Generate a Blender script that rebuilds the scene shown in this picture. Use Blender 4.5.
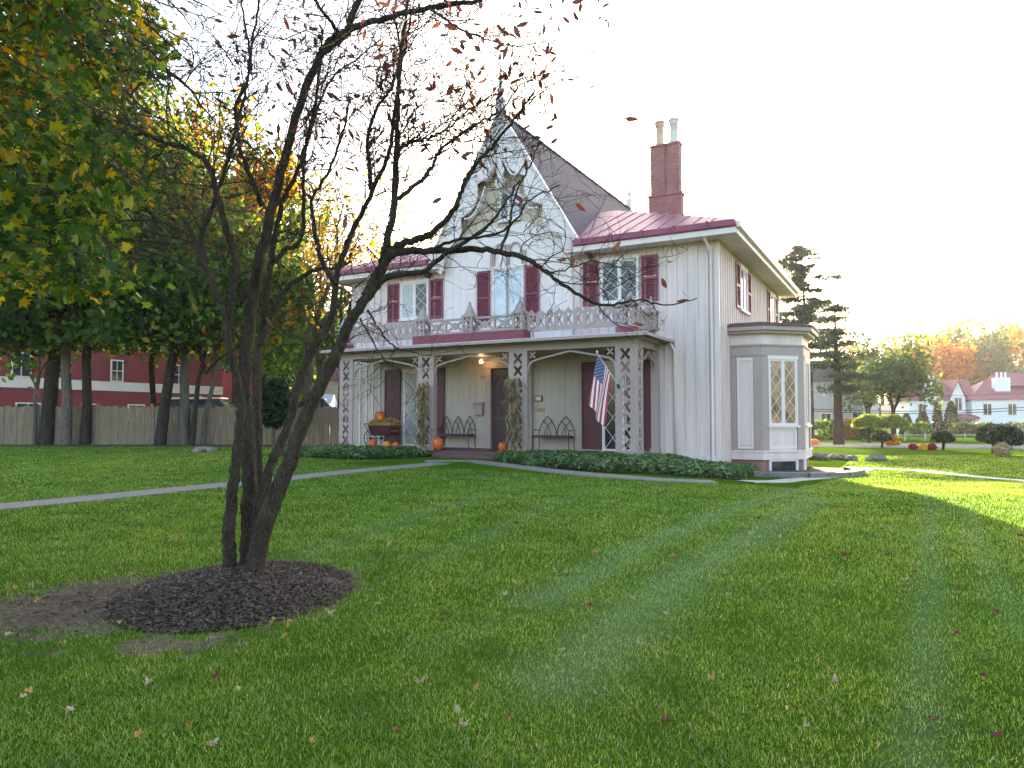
import bpy, math, random
import numpy as np
from mathutils import Vector, Matrix
random.seed(7); RNG = np.random.default_rng(7)
for o in list(bpy.data.objects): bpy.data.objects.remove(o, do_unlink=True)
S = bpy.context.scene; COL = S.collection

# ------------------------------------------------------------------ camera, sky, sun, exposure
FPX = 706.0; PITCH = math.atan(31 / FPX); EYE = 1.3
cd = bpy.data.cameras.new('camera'); cam = bpy.data.objects.new('camera', cd); COL.objects.link(cam)
cd.sensor_fit = 'HORIZONTAL'; cd.sensor_width = 36; cd.lens = 36 * FPX / 1024
cd.clip_start = .05; cd.clip_end = 3000
cam.location = (0, 0, EYE); cam.rotation_euler = (math.pi / 2 + PITCH, 0, 0); S.camera = cam
HAZE = .0003
SUN_AZ = math.atan2(.25, .97); SUN_EL = math.radians(13)
w = bpy.data.worlds.new('World'); S.world = w; w.use_nodes = True
nt = w.node_tree; bg = nt.nodes['Background']
sky = nt.nodes.new('ShaderNodeTexSky'); sky.sky_type = 'NISHITA'; sky.sun_disc = False
sky.sun_elevation = SUN_EL; sky.sun_rotation = SUN_AZ
sky.air_density = 1.0; sky.dust_density = 2.2; sky.ozone_density = 1.6
tn = nt.nodes.new('ShaderNodeMix'); tn.data_type = 'RGBA'; tn.blend_type = 'MULTIPLY'; tn.inputs[0].default_value = 1; tn.inputs[7].default_value = (1.09, .98, .91, 1)
nt.links.new(sky.outputs[0], tn.inputs[6]); nt.links.new(tn.outputs[2], bg.inputs[0]); bg.inputs[1].default_value = .15
sl = bpy.data.lights.new('sun', 'SUN'); sl.energy = 5.0; sl.angle = math.radians(.5); sl.color = (1, .82, .56)
sun = bpy.data.objects.new('sun', sl); COL.objects.link(sun)
sdir = Vector((math.sin(SUN_AZ) * math.cos(SUN_EL), math.cos(SUN_AZ) * math.cos(SUN_EL), math.sin(SUN_EL)))
sun.rotation_euler = sdir.to_track_quat('Z', 'Y').to_euler(); sun.location = (30, 120, 60)
vs = S.view_settings; S.display_settings.display_device = 'sRGB'
vs.view_transform = 'Standard'; vs.look = 'None'; vs.gamma = 1; vs.use_curve_mapping = False; vs.exposure = 2.6

# ------------------------------------------------------------------ helpers
def sm(a, b, x):
    t = np.clip((np.asarray(x, float) - a) / (b - a), 0, 1); return t * t * (3 - 2 * t)
def zt(x, y):
    x = np.asarray(x, float); y = np.asarray(y, float)
    z = -.35 * sm(10, 19, y) * sm(2.5, 7, x)
    z = z - .02 * np.clip(y - 34, 0, 85) * sm(4, 13, x)
    z = z + .02 * np.sin(x * .9 + 1) * np.sin(y * .7) * sm(2, 5, y) * (1 - sm(14, 18, y))
    return z
cT, sT = math.cos(PITCH), math.sin(PITCH)
def ray(px, py):
    x = (px - 512) / FPX; u = (384 - py) / FPX
    return np.array([x, cT - sT * u, sT + cT * u])
def gp(px, py):                 # where a sight line meets the ground
    r = ray(px, py); z = 0.
    for _ in range(25):
        s = (z - EYE) / r[2]; z = .5 * z + .5 * float(zt(r[0] * s, r[1] * s))
    return np.array([r[0] * s, r[1] * s, z])
def ap(px, py, Y):
    r = ray(px, py); s = Y / r[1]; return np.array([r[0] * s, Y, EYE + r[2] * s])

D_ = ray(905, 415); D_[2] = 0; D_ /= np.linalg.norm(D_); R_ = np.array([D_[1], -D_[0], 0])
O_ = np.array([3.4578, 19.1394, 0]); HROT = math.atan2(R_[1], R_[0])
def hp(u, d, z): return O_ + R_ * u + D_ * d + np.array([0, 0, z])

def link(o, parent=None):
    COL.objects.link(o)
    if parent: o.parent = parent
    return o
def tag(o, label=None, cat=None, group=None, kind=None):
    if label: o['label'] = label
    if cat: o['category'] = cat
    if group: o['group'] = group
    if kind: o['kind'] = kind
    return o
def empty(name, loc, rz=0, **k):
    o = bpy.data.objects.new(name, None); o.location = tuple(loc); o.rotation_euler = (0, 0, rz); o.empty_display_size = .3
    link(o); return tag(o, **k)
def copy_tree(o, parent=None):
    c = o.copy(); COL.objects.link(c)
    if parent: c.parent = parent
    for ch in o.children: copy_tree(ch, c)
    return c

class MB:
    def __init__(s): s.v = []; s.f = []; s.mi = []; s.M = Matrix.Identity(4); s.m = 0; s.sm = False
    def add(s, vs_, fs):
        n = len(s.v)
        for p in vs_: q = s.M @ Vector(p); s.v.append((q.x, q.y, q.z))
        for f in fs: s.f.append([i + n for i in f]); s.mi.append(s.m)
        return s
    def box(s, x0, x1, y0, y1, z0, z1):
        return s.add([(x0, y0, z0), (x1, y0, z0), (x1, y1, z0), (x0, y1, z0), (x0, y0, z1), (x1, y0, z1), (x1, y1, z1), (x0, y1, z1)],
                     [(3, 2, 1, 0), (4, 5, 6, 7), (0, 1, 5, 4), (1, 2, 6, 5), (2, 3, 7, 6), (3, 0, 4, 7)])
    def bar(s, a, b, w, t, up=(0, 0, 1)):     # rectangular bar a->b, w across, t thick
        a = Vector(a); b = Vector(b); d = (b - a).normalized(); up = Vector(up)
        x = d.cross(up)
        if x.length < 1e-4: x = d.cross(Vector((0, 1, 0)))
        x.normalize(); y = x.cross(d).normalized()
        P = []
        for c in (a, b):
            for sx, sy in ((-1, -1), (1, -1), (1, 1), (-1, 1)): P.append(c + x * sx * w / 2 + y * sy * t / 2)
        return s.add(P, [(3, 2, 1, 0), (4, 5, 6, 7), (0, 1, 5, 4), (1, 2, 6, 5), (2, 3, 7, 6), (3, 0, 4, 7)])
    def prism(s, poly, y0, y1):               # polygon in local xz extruded along y
        n = len(poly)
        P = [(x, y0, z) for x, z in poly] + [(x, y1, z) for x, z in poly]
        F = [tuple(range(n)), tuple(range(2 * n - 1, n - 1, -1))] + [(i + n, (i + 1) % n + n, (i + 1) % n, i) for i in range(n)]
        return s.add(P, F)
    def slab(s, pts, t):                      # polygon of 3d points thickened downwards
        n = len(pts)
        P = list(pts) + [(p[0], p[1], p[2] - t) for p in pts]
        return s.add(P, [tuple(range(n)), tuple(range(2 * n - 1, n - 1, -1))] + [(i + n, (i + 1) % n + n, (i + 1) % n, i) for i in range(n)])
    def tube(s, pts, rad, n=8, caps=True, rough=0.):
        pts = [Vector(p) for p in pts]
        if not hasattr(rad, '__len__'): rad = [rad] * len(pts)
        base = len(s.v); V = []; F = []; ref = None
        for i, p in enumerate(pts):
            d = (pts[min(i + 1, len(pts) - 1)] - pts[max(i - 1, 0)])
            if d.length < 1e-7: d = Vector((0, 0, 1))
            d.normalize()
            if ref is None: ref = d.orthogonal().normalized()
            ref = (ref - d * ref.dot(d))
            if ref.length < 1e-5: ref = d.orthogonal()
            ref.normalize(); bi = d.cross(ref)
            for k in range(n):
                a = 2 * math.pi * k / n; r = rad[i] * (1 + rough * (random.random() - .5))
                V.append(p + ref * (math.cos(a) * r) + bi * (math.sin(a) * r))
        for i in range(len(pts) - 1):
            for k in range(n):
                F.append((i * n + k, i * n + (k + 1) % n, (i + 1) * n + (k + 1) % n, (i + 1) * n + k))
        if caps: F.append(tuple(range(n - 1, -1, -1))); F.append(tuple((len(pts) - 1) * n + k for k in range(n)))
        return s.add(V, F)
    def lathe(s, prof, c=(0, 0, 0), n=16, lobes=0, amp=0.):
        V = []; F = []
        for r, z in prof:
            for k in range(n):
                a = 2 * math.pi * k / n; rr = r * (1 - amp * abs(math.sin(lobes * a / 2)) ** .5 * .0 - (amp * (1 - abs(math.sin(lobes * a / 2))) if lobes else 0))
                V.append((c[0] + rr * math.cos(a), c[1] + rr * math.sin(a), c[2] + z))
        for i in range(len(prof) - 1):
            for k in range(n): F.append((i * n + k, i * n + (k + 1) % n, (i + 1) * n + (k + 1) % n, (i + 1) * n + k))
        F.append(tuple(range(n - 1, -1, -1))); F.append(tuple((len(prof) - 1) * n + k for k in range(n)))
        return s.add(V, F)
    def build(s, name, mats, parent=None, smooth=False):
        me = bpy.data.meshes.new(name); me.from_pydata(s.v, [], s.f)
        if not isinstance(mats, (list, tuple)): mats = [mats]
        for m in mats: me.materials.append(m)
        if len(mats) > 1: me.polygons.foreach_set('material_index', s.mi)
        if smooth: me.polygons.foreach_set('use_smooth', [True] * len(me.polygons))
        me.update(); o = bpy.data.objects.new(name, me); return link(o, parent)

def arrays(name, V, k, mat, parent=None, faces=None, smooth=False):
    """V: (N,k,3) islands; faces: list of index tuples inside one island (default one k-gon)"""
    N = V.shape[0]; faces = faces or [tuple(range(k))]
    me = bpy.data.meshes.new(name); me.vertices.add(N * k); me.vertices.foreach_set('co', V.reshape(-1).astype(np.float32))
    loops = np.concatenate([np.array(f) for f in faces]); ln = len(loops)
    L = (np.arange(N)[:, None] * k + loops[None]).reshape(-1)
    tot = np.array([len(f) for f in faces]); st = np.concatenate([[0], np.cumsum(tot)[:-1]])
    me.loops.add(N * ln); me.loops.foreach_set('vertex_index', L.astype(np.int32))
    me.polygons.add(N * len(faces))
    me.polygons.foreach_set('loop_start', (np.arange(N)[:, None] * ln + st[None]).reshape(-1).astype(np.int32))
    me.polygons.foreach_set('loop_total', np.tile(tot, N).astype(np.int32))
    if smooth: me.polygons.foreach_set('use_smooth', np.ones(N * len(faces), bool))
    me.materials.append(mat); me.update(calc_edges=True); me.validate()
    o = bpy.data.objects.new(name, me); return link(o, parent)

def rot_rand(N, tilt=None):
    """N random rotation matrices"""
    q = RNG.normal(size=(N, 4)); q /= np.linalg.norm(q, axis=1)[:, None]
    a, b, c, d = q.T
    return np.stack([np.stack([1 - 2 * (c * c + d * d), 2 * (b * c - a * d), 2 * (b * d + a * c)], -1),
                     np.stack([2 * (b * c + a * d), 1 - 2 * (b * b + d * d), 2 * (c * d - a * b)], -1),
                     np.stack([2 * (b * d - a * c), 2 * (c * d + a * b), 1 - 2 * (b * b + c * c)], -1)], 1)
def rot_flat(N, tilt):
    yaw = RNG.uniform(0, 2 * np.pi, N); t1 = RNG.normal(0, tilt, N); t2 = RNG.normal(0, tilt, N)
    cy, sy = np.cos(yaw), np.sin(yaw); c1, s1 = np.cos(t1), np.sin(t1); c2, s2 = np.cos(t2), np.sin(t2)
    Z = np.zeros(N); I = np.ones(N)
    Rz = np.stack([np.stack([cy, -sy, Z], -1), np.stack([sy, cy, Z], -1), np.stack([Z, Z, I], -1)], 1)
    Rx = np.stack([np.stack([I, Z, Z], -1), np.stack([Z, c1, -s1], -1), np.stack([Z, s1, c1], -1)], 1)
    Ry = np.stack([np.stack([c2, Z, s2], -1), np.stack([Z, I, Z], -1), np.stack([-s2, Z, c2], -1)], 1)
    return Rz @ Rx @ Ry
def leaves(name, P, size, mat, parent=None, tpl=None, tilt=None, jit=.35):
    P = np.asarray(P); N = len(P)
    tpl = LEAF if tpl is None else tpl
    Rm = rot_rand(N) if tilt is None else rot_flat(N, tilt)
    s = (size * (1 + RNG.uniform(-jit, jit, N)))
    V = np.einsum('nij,kj->nki', Rm, tpl) * s[:, None, None] + P[:, None, :]
    return arrays(name, V, len(tpl), mat, parent)
LEAF = np.array([(-.5, 0, 0), (-.1, -.3, .06), (.3, -.22, .05), (.55, 0, -.06), (.3, .22, .05), (-.1, .3, .06)])
def maple():
    P = []
    R = [.5, .3, .62, .26, .5, .2, .28, .2, .5, .26, .62, .3]
    A = [0, 18, 42, 66, 95, 130, 180, 230, 265, 294, 318, 342]
    for r, a in zip(R, A):
        r = r * .95; a = math.radians(a); P.append((r * math.cos(a), r * math.sin(a), -.25 * r * r + .06 * math.cos(3 * a)))
    return np.array(P)
MAPLE = maple()
OVAL = np.array([(-.6, 0, .05), (-.25, -.17, 0), (.15, -.19, .03), (.6, 0, -.12), (.15, .19, .03), (-.25, .17, 0)])

# ------------------------------------------------------------------ materials
def ramp(nt_, fac, stops):
    r = nt_.nodes.new('ShaderNodeValToRGB'); e = r.color_ramp.elements
    while len(e) < len(stops): e.new(.5)
    for el, (p, c) in zip(e, stops): el.position = p; el.color = (*c, 1)
    nt_.links.new(fac, r.inputs[0]); return r.outputs[0]
def mat(name, c, rough=.6, var=.12, scale=6., bump=0., bscale=40., metal=0., spec=.5, streak=None):
    m = bpy.data.materials.new(name); m.use_nodes = True; n = m.node_tree; b = n.nodes['Principled BSDF']
    b.inputs['Roughness'].default_value = rough; b.inputs['Metallic'].default_value = metal; b.inputs['Specular IOR Level'].default_value = spec
    tc = n.nodes.new('ShaderNodeTexCoord'); mp = n.nodes.new('ShaderNodeMapping'); n.links.new(tc.outputs['Object'], mp.inputs[0])
    if streak: mp.inputs['Scale'].default_value = streak
    nz = n.nodes.new('ShaderNodeTexNoise'); nz.inputs['Scale'].default_value = scale; nz.inputs['Detail'].default_value = 5; nz.inputs['Roughness'].default_value = .65
    n.links.new(mp.outputs[0], nz.inputs['Vector'])
    lo = tuple(x * (1 - var) for x in c); hi = tuple(min(1, x * (1 + var)) for x in c)
    n.links.new(ramp(n, nz.outputs[0], [(.3, lo), (.7, hi)]), b.inputs['Base Color'])
    if bump:
        n2 = n.nodes.new('ShaderNodeTexNoise'); n2.inputs['Scale'].default_value = bscale; n2.inputs['Detail'].default_value = 6
        n.links.new(mp.outputs[0], n2.inputs['Vector'])
        bp = n.nodes.new('ShaderNodeBump'); bp.inputs['Strength'].default_value = bump; bp.inputs['Distance'].default_value = .02
        n.links.new(n2.outputs[0], bp.inputs['Height']); n.links.new(bp.outputs[0], b.inputs['Normal'])
    return m
def leafmat(name, stops, trans=.5, rough=.55, nscale=.35, namp=.5):
    m = bpy.data.materials.new(name); m.use_nodes = True; n = m.node_tree; b = n.nodes['Principled BSDF']; out = n.nodes['Material Output']
    g = n.nodes.new('ShaderNodeNewGeometry'); tc = n.nodes.new('ShaderNodeTexCoord')
    nz = n.nodes.new('ShaderNodeTexNoise'); nz.inputs['Scale'].default_value = nscale; nz.inputs['Detail'].default_value = 3
    n.links.new(tc.outputs['Object'], nz.inputs['Vector'])
    a = n.nodes.new('ShaderNodeMath'); a.operation = 'MULTIPLY_ADD'; a.inputs[1].default_value = 2.4 * namp; a.inputs[2].default_value = -.7 * namp - .25
    n.links.new(nz.outputs[0], a.inputs[0])
    s2 = n.nodes.new('ShaderNodeMath'); s2.operation = 'MULTIPLY_ADD'; s2.inputs[1].default_value = .75
    n.links.new(g.outputs['Random Per Island'], s2.inputs[0]); n.links.new(a.outputs[0], s2.inputs[2])
    col = ramp(n, s2.outputs[0], stops)
    n.links.new(col, b.inputs['Base Color']); b.inputs['Roughness'].default_value = rough
    b.inputs['Specular IOR Level'].default_value = .3
    t = n.nodes.new('ShaderNodeBsdfTranslucent'); n.links.new(col, t.inputs[0])
    hs = n.nodes.new('ShaderNodeHueSaturation'); hs.inputs['Value'].default_value = 1.6; hs.inputs['Saturation'].default_value = 1.1; n.links.new(col, hs.inputs['Color']); n.links.new(hs.outputs[0], t.inputs[0])
    mx = n.nodes.new('ShaderNodeMixShader'); mx.inputs[0].default_value = trans
    n.links.new(b.outputs[0], mx.inputs[1]); n.links.new(t.outputs[0], mx.inputs[2]); n.links.new(mx.outputs[0], out.inputs[0])
    return m
def brickmat(name, c1, c2, mortar, scale=1., w=.21, h=.07, ms=.01):
    m = bpy.data.materials.new(name); m.use_nodes = True; n = m.node_tree; b = n.nodes['Principled BSDF']; b.inputs['Roughness'].default_value = .85
    tc = n.nodes.new('ShaderNodeTexCoord'); sx = n.nodes.new('ShaderNodeSeparateXYZ'); n.links.new(tc.outputs['Object'], sx.inputs[0])
    ad = n.nodes.new('ShaderNodeMath'); n.links.new(sx.outputs[0], ad.inputs[0]); n.links.new(sx.outputs[1], ad.inputs[1])
    cb = n.nodes.new('ShaderNodeCombineXYZ'); n.links.new(ad.outputs[0], cb.inputs[0]); n.links.new(sx.outputs[2], cb.inputs[1])
    bk = n.nodes.new('ShaderNodeTexBrick'); n.links.new(cb.outputs[0], bk.inputs[0])
    bk.inputs['Scale'].default_value = scale; bk.inputs['Brick Width'].default_value = w; bk.inputs['Row Height'].default_value = h; bk.inputs['Mortar Size'].default_value = ms
    bk.inputs['Color1'].default_value = (*c1, 1); bk.inputs['Color2'].default_value = (*c2, 1); bk.inputs['Mortar'].default_value = (*mortar, 1)
    nz = n.nodes.new('ShaderNodeTexNoise'); nz.inputs['Scale'].default_value = 3; nz.inputs['Detail'].default_value = 6; n.links.new(tc.outputs['Object'], nz.inputs['Vector'])
    mx = n.nodes.new('ShaderNodeMix'); mx.data_type = 'RGBA'; mx.blend_type = 'MULTIPLY'; mx.inputs[0].default_value = .6
    n.links.new(bk.outputs[0], mx.inputs[6]); n.links.new(ramp(n, nz.outputs[0], [(.3, (.55, .55, .55)), (.7, (1, 1, 1))]), mx.inputs[7])
    n.links.new(mx.outputs[2], b.inputs['Base Color'])
    bp = n.nodes.new('ShaderNodeBump'); bp.inputs['Strength'].default_value = .4; bp.inputs['Distance'].default_value = .01
    n.links.new(bk.outputs[1], bp.inputs['Height']); bp.invert = True; n.links.new(bp.outputs[0], b.inputs['Normal'])
    return m
def barkmat(name, c1, c2, sc):
    m = bpy.data.materials.new(name); m.use_nodes = True; n = m.node_tree; b = n.nodes['Principled BSDF']; b.inputs['Roughness'].default_value = .95; b.inputs['Specular IOR Level'].default_value = .2
    tc = n.nodes.new('ShaderNodeTexCoord'); mp = n.nodes.new('ShaderNodeMapping'); mp.inputs['Scale'].default_value = (1, 1, .28); n.links.new(tc.outputs['Object'], mp.inputs[0])
    nz = n.nodes.new('ShaderNodeTexNoise'); nz.inputs['Scale'].default_value = sc * .8; nz.inputs['Detail'].default_value = 6; n.links.new(mp.outputs[0], nz.inputs['Vector'])
    wp = n.nodes.new('ShaderNodeMix'); wp.data_type = 'RGBA'; wp.blend_type = 'LINEAR_LIGHT'; wp.inputs[0].default_value = .12; n.links.new(mp.outputs[0], wp.inputs[6]); n.links.new(nz.outputs['Color'], wp.inputs[7])
    vo = n.nodes.new('ShaderNodeTexVoronoi'); vo.feature = 'DISTANCE_TO_EDGE'; vo.inputs['Scale'].default_value = sc * 1.8; n.links.new(wp.outputs[2], vo.inputs['Vector'])
    a = n.nodes.new('ShaderNodeMath'); a.operation = 'MULTIPLY_ADD'; a.inputs[1].default_value = 1.3; n.links.new(vo.outputs['Distance'], a.inputs[0]); n.links.new(nz.outputs[0], a.inputs[2])
    n.links.new(ramp(n, a.outputs[0], [(.35, c1), (.62, tuple((p + q) / 2 for p, q in zip(c1, c2))), (.95, c2)]), b.inputs['Base Color'])
    bp = n.nodes.new('ShaderNodeBump'); bp.inputs['Strength'].default_value = 1.; bp.inputs['Distance'].default_value = .03; n.links.new(a.outputs[0], bp.inputs['Height']); n.links.new(bp.outputs[0], b.inputs['Normal'])
    return m
M = {}
M['siding'] = mat('siding', (.69, .565, .54), .55, .10, 1.2, streak=(3, 3, .5))
M['gable'] = mat('gable paint', (.60, .49, .39), .6, .1, 1.5)
M['white'] = mat('white paint', (.74, .645, .635), .45, .05, 3)
M['taupe'] = mat('taupe trim', (.38, .29, .275), .5, .07, 4)
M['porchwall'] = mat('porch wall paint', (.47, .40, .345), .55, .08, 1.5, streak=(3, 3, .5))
M['maroon'] = mat('maroon shutter paint', (.20, .035, .06), .5, .15, 8)
M['maroon2'] = mat('deep maroon paint', (.085, .016, .026), .45, .15, 8)
M['floor'] = mat('porch floor paint', (.10, .05, .055), .5, .2, 5)
M['redroof'] = mat('red metal roof', (.25, .045, .085), .46, .14, 2, spec=.5)
M['slate'] = brickmat('slate', (.13, .11, .125), (.10, .085, .10), (.05, .04, .05), 1, .28, .2, .012)
M['brick'] = brickmat('brick', (.48, .16, .14), (.38, .12, .11), (.33, .27, .24))
M['pot'] = mat('chimney pot clay', (.58, .42, .30), .7, .15, 9)
M['potw'] = mat('pale chimney pot', (.66, .62, .56), .7, .12, 9)
M['glass'] = mat('window glass', (.035, .04, .045), .06, .5, 2.2, spec=.5)
M['warmpane'] = mat('warm mottled pane', (.30, .17, .09), .12, .75, 2.6, spec=.8)  # warm tan mottling set in the pane colour, no curtain behind it
M['curtain'] = mat('curtained glass', (.36, .37, .38), .15, .35, 3, spec=.7, streak=(9, 9, .6))
M['barepane'] = mat('storm pane', (.46, .52, .58), .12, .25, 1.6, spec=.8)
M['door'] = mat('dark door paint', (.035, .018, .02), .4, .2, 6)
M['darkmetal'] = mat('dark iron', (.03, .026, .026), .5, .3, 20)
M['brass'] = mat('brass', (.35, .24, .08), .4, .2, 20, metal=.6)
M['bayroof'] = mat('bay roof tin', (.12, .06, .06), .6, .2, 4)
M['stone'] = mat('bluestone', (.21, .185, .155), .85, .2, 3, bump=.4, bscale=25)
M['pale'] = mat('pale paving', (.42, .40, .36), .9, .2, 2.5, bump=.4, bscale=25)
M['rock'] = mat('field stone', (.20, .18, .16), .9, .35, 6, bump=.8, bscale=14)
M['pumpkin'] = mat('pumpkin skin', (.60, .115, .012), .45, .18, 5)
M['pumpkin2'] = mat('yellow orange pumpkin skin', (.68, .22, .018), .45, .18, 5)
M['stem'] = mat('pumpkin stem', (.18, .15, .06), .8, .3, 20)
M['hay'] = mat('hay', (.48, .33, .11), .9, .35, 18)
M['stalk'] = mat('dry corn husk', (.46, .36, .21), .85, .4, 7, streak=(4, 4, 1))
M['bark'] = barkmat('grey brown bark', (.024, .018, .013), (.10, .078, .057), 18)
M['bark2'] = barkmat('pale bark', (.07, .058, .045), (.17, .145, .115), 7)
M['bark3'] = barkmat('dark bark', (.02, .016, .013), (.062, .05, .04), 7)
M['fence'] = mat('weathered fence board', (.21, .16, .11), .9, .3, 3, bump=.3, bscale=30, streak=(6, 6, .5))
M['redpaint'] = mat('red clapboard', (.21, .02, .035), .6, .1, 1)
M['greyroof'] = mat('grey shingles', (.075, .07, .07), .9, .2, 3)
M['tan'] = mat('tan siding', (.5, .42, .33), .7, .1, 2)
M['blue'] = mat('pale blue siding', (.5, .56, .66), .7, .08, 2)
M['car'] = mat('silver car paint', (.45, .47, .5), .3, .05, 2, metal=.3)
M['rubber'] = mat('rubber', (.02, .02, .02), .8)
M['asphalt'] = mat('asphalt', (.13, .135, .15), .9, .15, 3, bump=.2)
M['kerb'] = mat('concrete kerb', (.36, .35, .33), .9, .15, 4)
M['mulch'] = mat('mulch', (.062, .044, .03), .95, .5, 14, bump=1., bscale=50)
M['soil'] = mat('soil strip', (.05, .038, .03), .95, .4, 6, bump=.8)
M['wire'] = mat('cable', (.02, .02, .02), .7)
M['flagred'] = mat('flag red', (.42, .035, .07), .75, .06, 4)
M['flagwhite'] = mat('flag white', (.76, .74, .76), .75, .05, 4)
M['flagblue'] = mat('flag blue', (.055, .075, .2), .75, .1, 4)
M['cushion'] = mat('maroon cushion', (.12, .04, .045), .9, .4, 25)
M['rail'] = mat('pale rail', (.42, .40, .37), .6)
M['roof2'] = mat('rose shingles', (.25, .07, .10), .8, .12, 2)
M['wall2'] = mat('white stucco', (.72, .74, .80), .7, .06, 1)
M['lilac'] = mat('lilac grey siding', (.46, .45, .52), .7, .08, 1)
lamp = bpy.data.materials.new('lamp glow'); lamp.use_nodes = True
lamp.node_tree.nodes['Principled BSDF'].inputs['Emission Color'].default_value = (1, .62, .25, 1); lamp.node_tree.nodes['Principled BSDF'].inputs['Emission Strength'].default_value = 14
M['lamp'] = lamp
G1, G2, G3 = (.022, .050, .012), (.050, .100, .018), (.10, .15, .022)
YL, OR, RD, BR = (.42, .27, .03), (.42, .13, .02), (.25, .03, .025), (.12, .06, .025)
M['maple'] = leafmat('turning maple leaves', [(0, (.022, .05, .012)), (.33, (.045, .10, .018)), (.55, (.12, .18, .025)), (.68, (.30, .27, .03)), (.8, YL), (.9, (.30, .12, .02)), (1, (.12, .06, .02))], .52, nscale=.5, namp=.7)
M['green'] = leafmat('green leaves', [(0, (.03, .07, .015)), (.42, (.07, .14, .025)), (.72, (.16, .23, .03)), (1, (.40, .33, .04))], .6, nscale=.25)
M['greenyel'] = leafmat('green and yellow leaves', [(0, (.03, .07, .012)), (.4, (.075, .14, .02)), (.65, (.17, .21, .03)), (.85, YL), (1, OR)], .55, nscale=.22, namp=.9)
M['orange'] = leafmat('orange leaves', [(0, (.32, .06, .01)), (.4, (.5, .14, .015)), (.75, (.5, .2, .02)), (1, YL)], .55, nscale=.2)
M['rust'] = leafmat('rust and olive leaves', [(0, (.12, .12, .03)), (.35, (.22, .15, .03)), (.7, (.45, .15, .02)), (1, (.3, .22, .04))], .5, nscale=.15, namp=.9)
M['olive'] = leafmat('olive leaves', [(0, (.075, .11, .045)), (.5, (.13, .165, .055)), (.85, (.2, .21, .06)), (1, (.32, .23, .07))], .45, nscale=.2)
M['yellow'] = leafmat('yellow leaves', [(0, (.2, .17, .03)), (.6, YL), (1, OR)], .5)
M['deadred'] = leafmat('withered red leaves', [(0, (.09, .045, .035)), (.5, (.15, .05, .04)), (.85, (.30, .10, .05)), (1, (.3, .2, .08))], .35)
M['needle'] = leafmat('pine needles', [(0, (.035, .055, .04)), (.6, (.065, .09, .06)), (1, (.10, .12, .07))], .3, nscale=.4)
M['yew'] = leafmat('dark evergreen', [(0, (.014, .028, .014)), (.6, (.026, .05, .02)), (1, (.05, .08, .03))], .2, nscale=.8)
M['topiary'] = leafmat('clipped yew', [(0, (.03, .045, .025)), (.6, (.05, .07, .032)), (1, (.09, .1, .045))], .2, nscale=.8)
M['lime'] = leafmat('lime leaves', [(0, (.13, .18, .04)), (.6, (.22, .27, .06)), (1, (.34, .34, .08))], .5)
M['cover'] = leafmat('ground cover leaves', [(0, (.06, .11, .035)), (.5, (.13, .2, .07)), (.9, (.19, .26, .11)), (1, (.26, .3, .15))], .2, .4, nscale=1.2)
M['flowR'] = leafmat('red flowers', [(0, (.2, .02, .04)), (1, (.35, .04, .07))], .3)
M['flowY'] = leafmat('yellow flowers', [(0, (.5, .32, .02)), (1, (.65, .45, .04))], .3)
M['fallY'] = mat('fallen yellow leaf', (.42, .22, .05), .8, .35, 12)
M['fallR'] = mat('fallen red leaf', (.16, .03, .025), .8, .35, 12)
M['fallP'] = mat('fallen pale leaf', (.40, .30, .18), .8, .35, 12)
M['grass'] = leafmat('grass blades', [(0, (.036, .09, .010)), (.45, (.062, .148, .014)), (.8, (.10, .19, .022)), (1, (.2, .22, .07))], .55, .6, nscale=.9, namp=.8)
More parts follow.
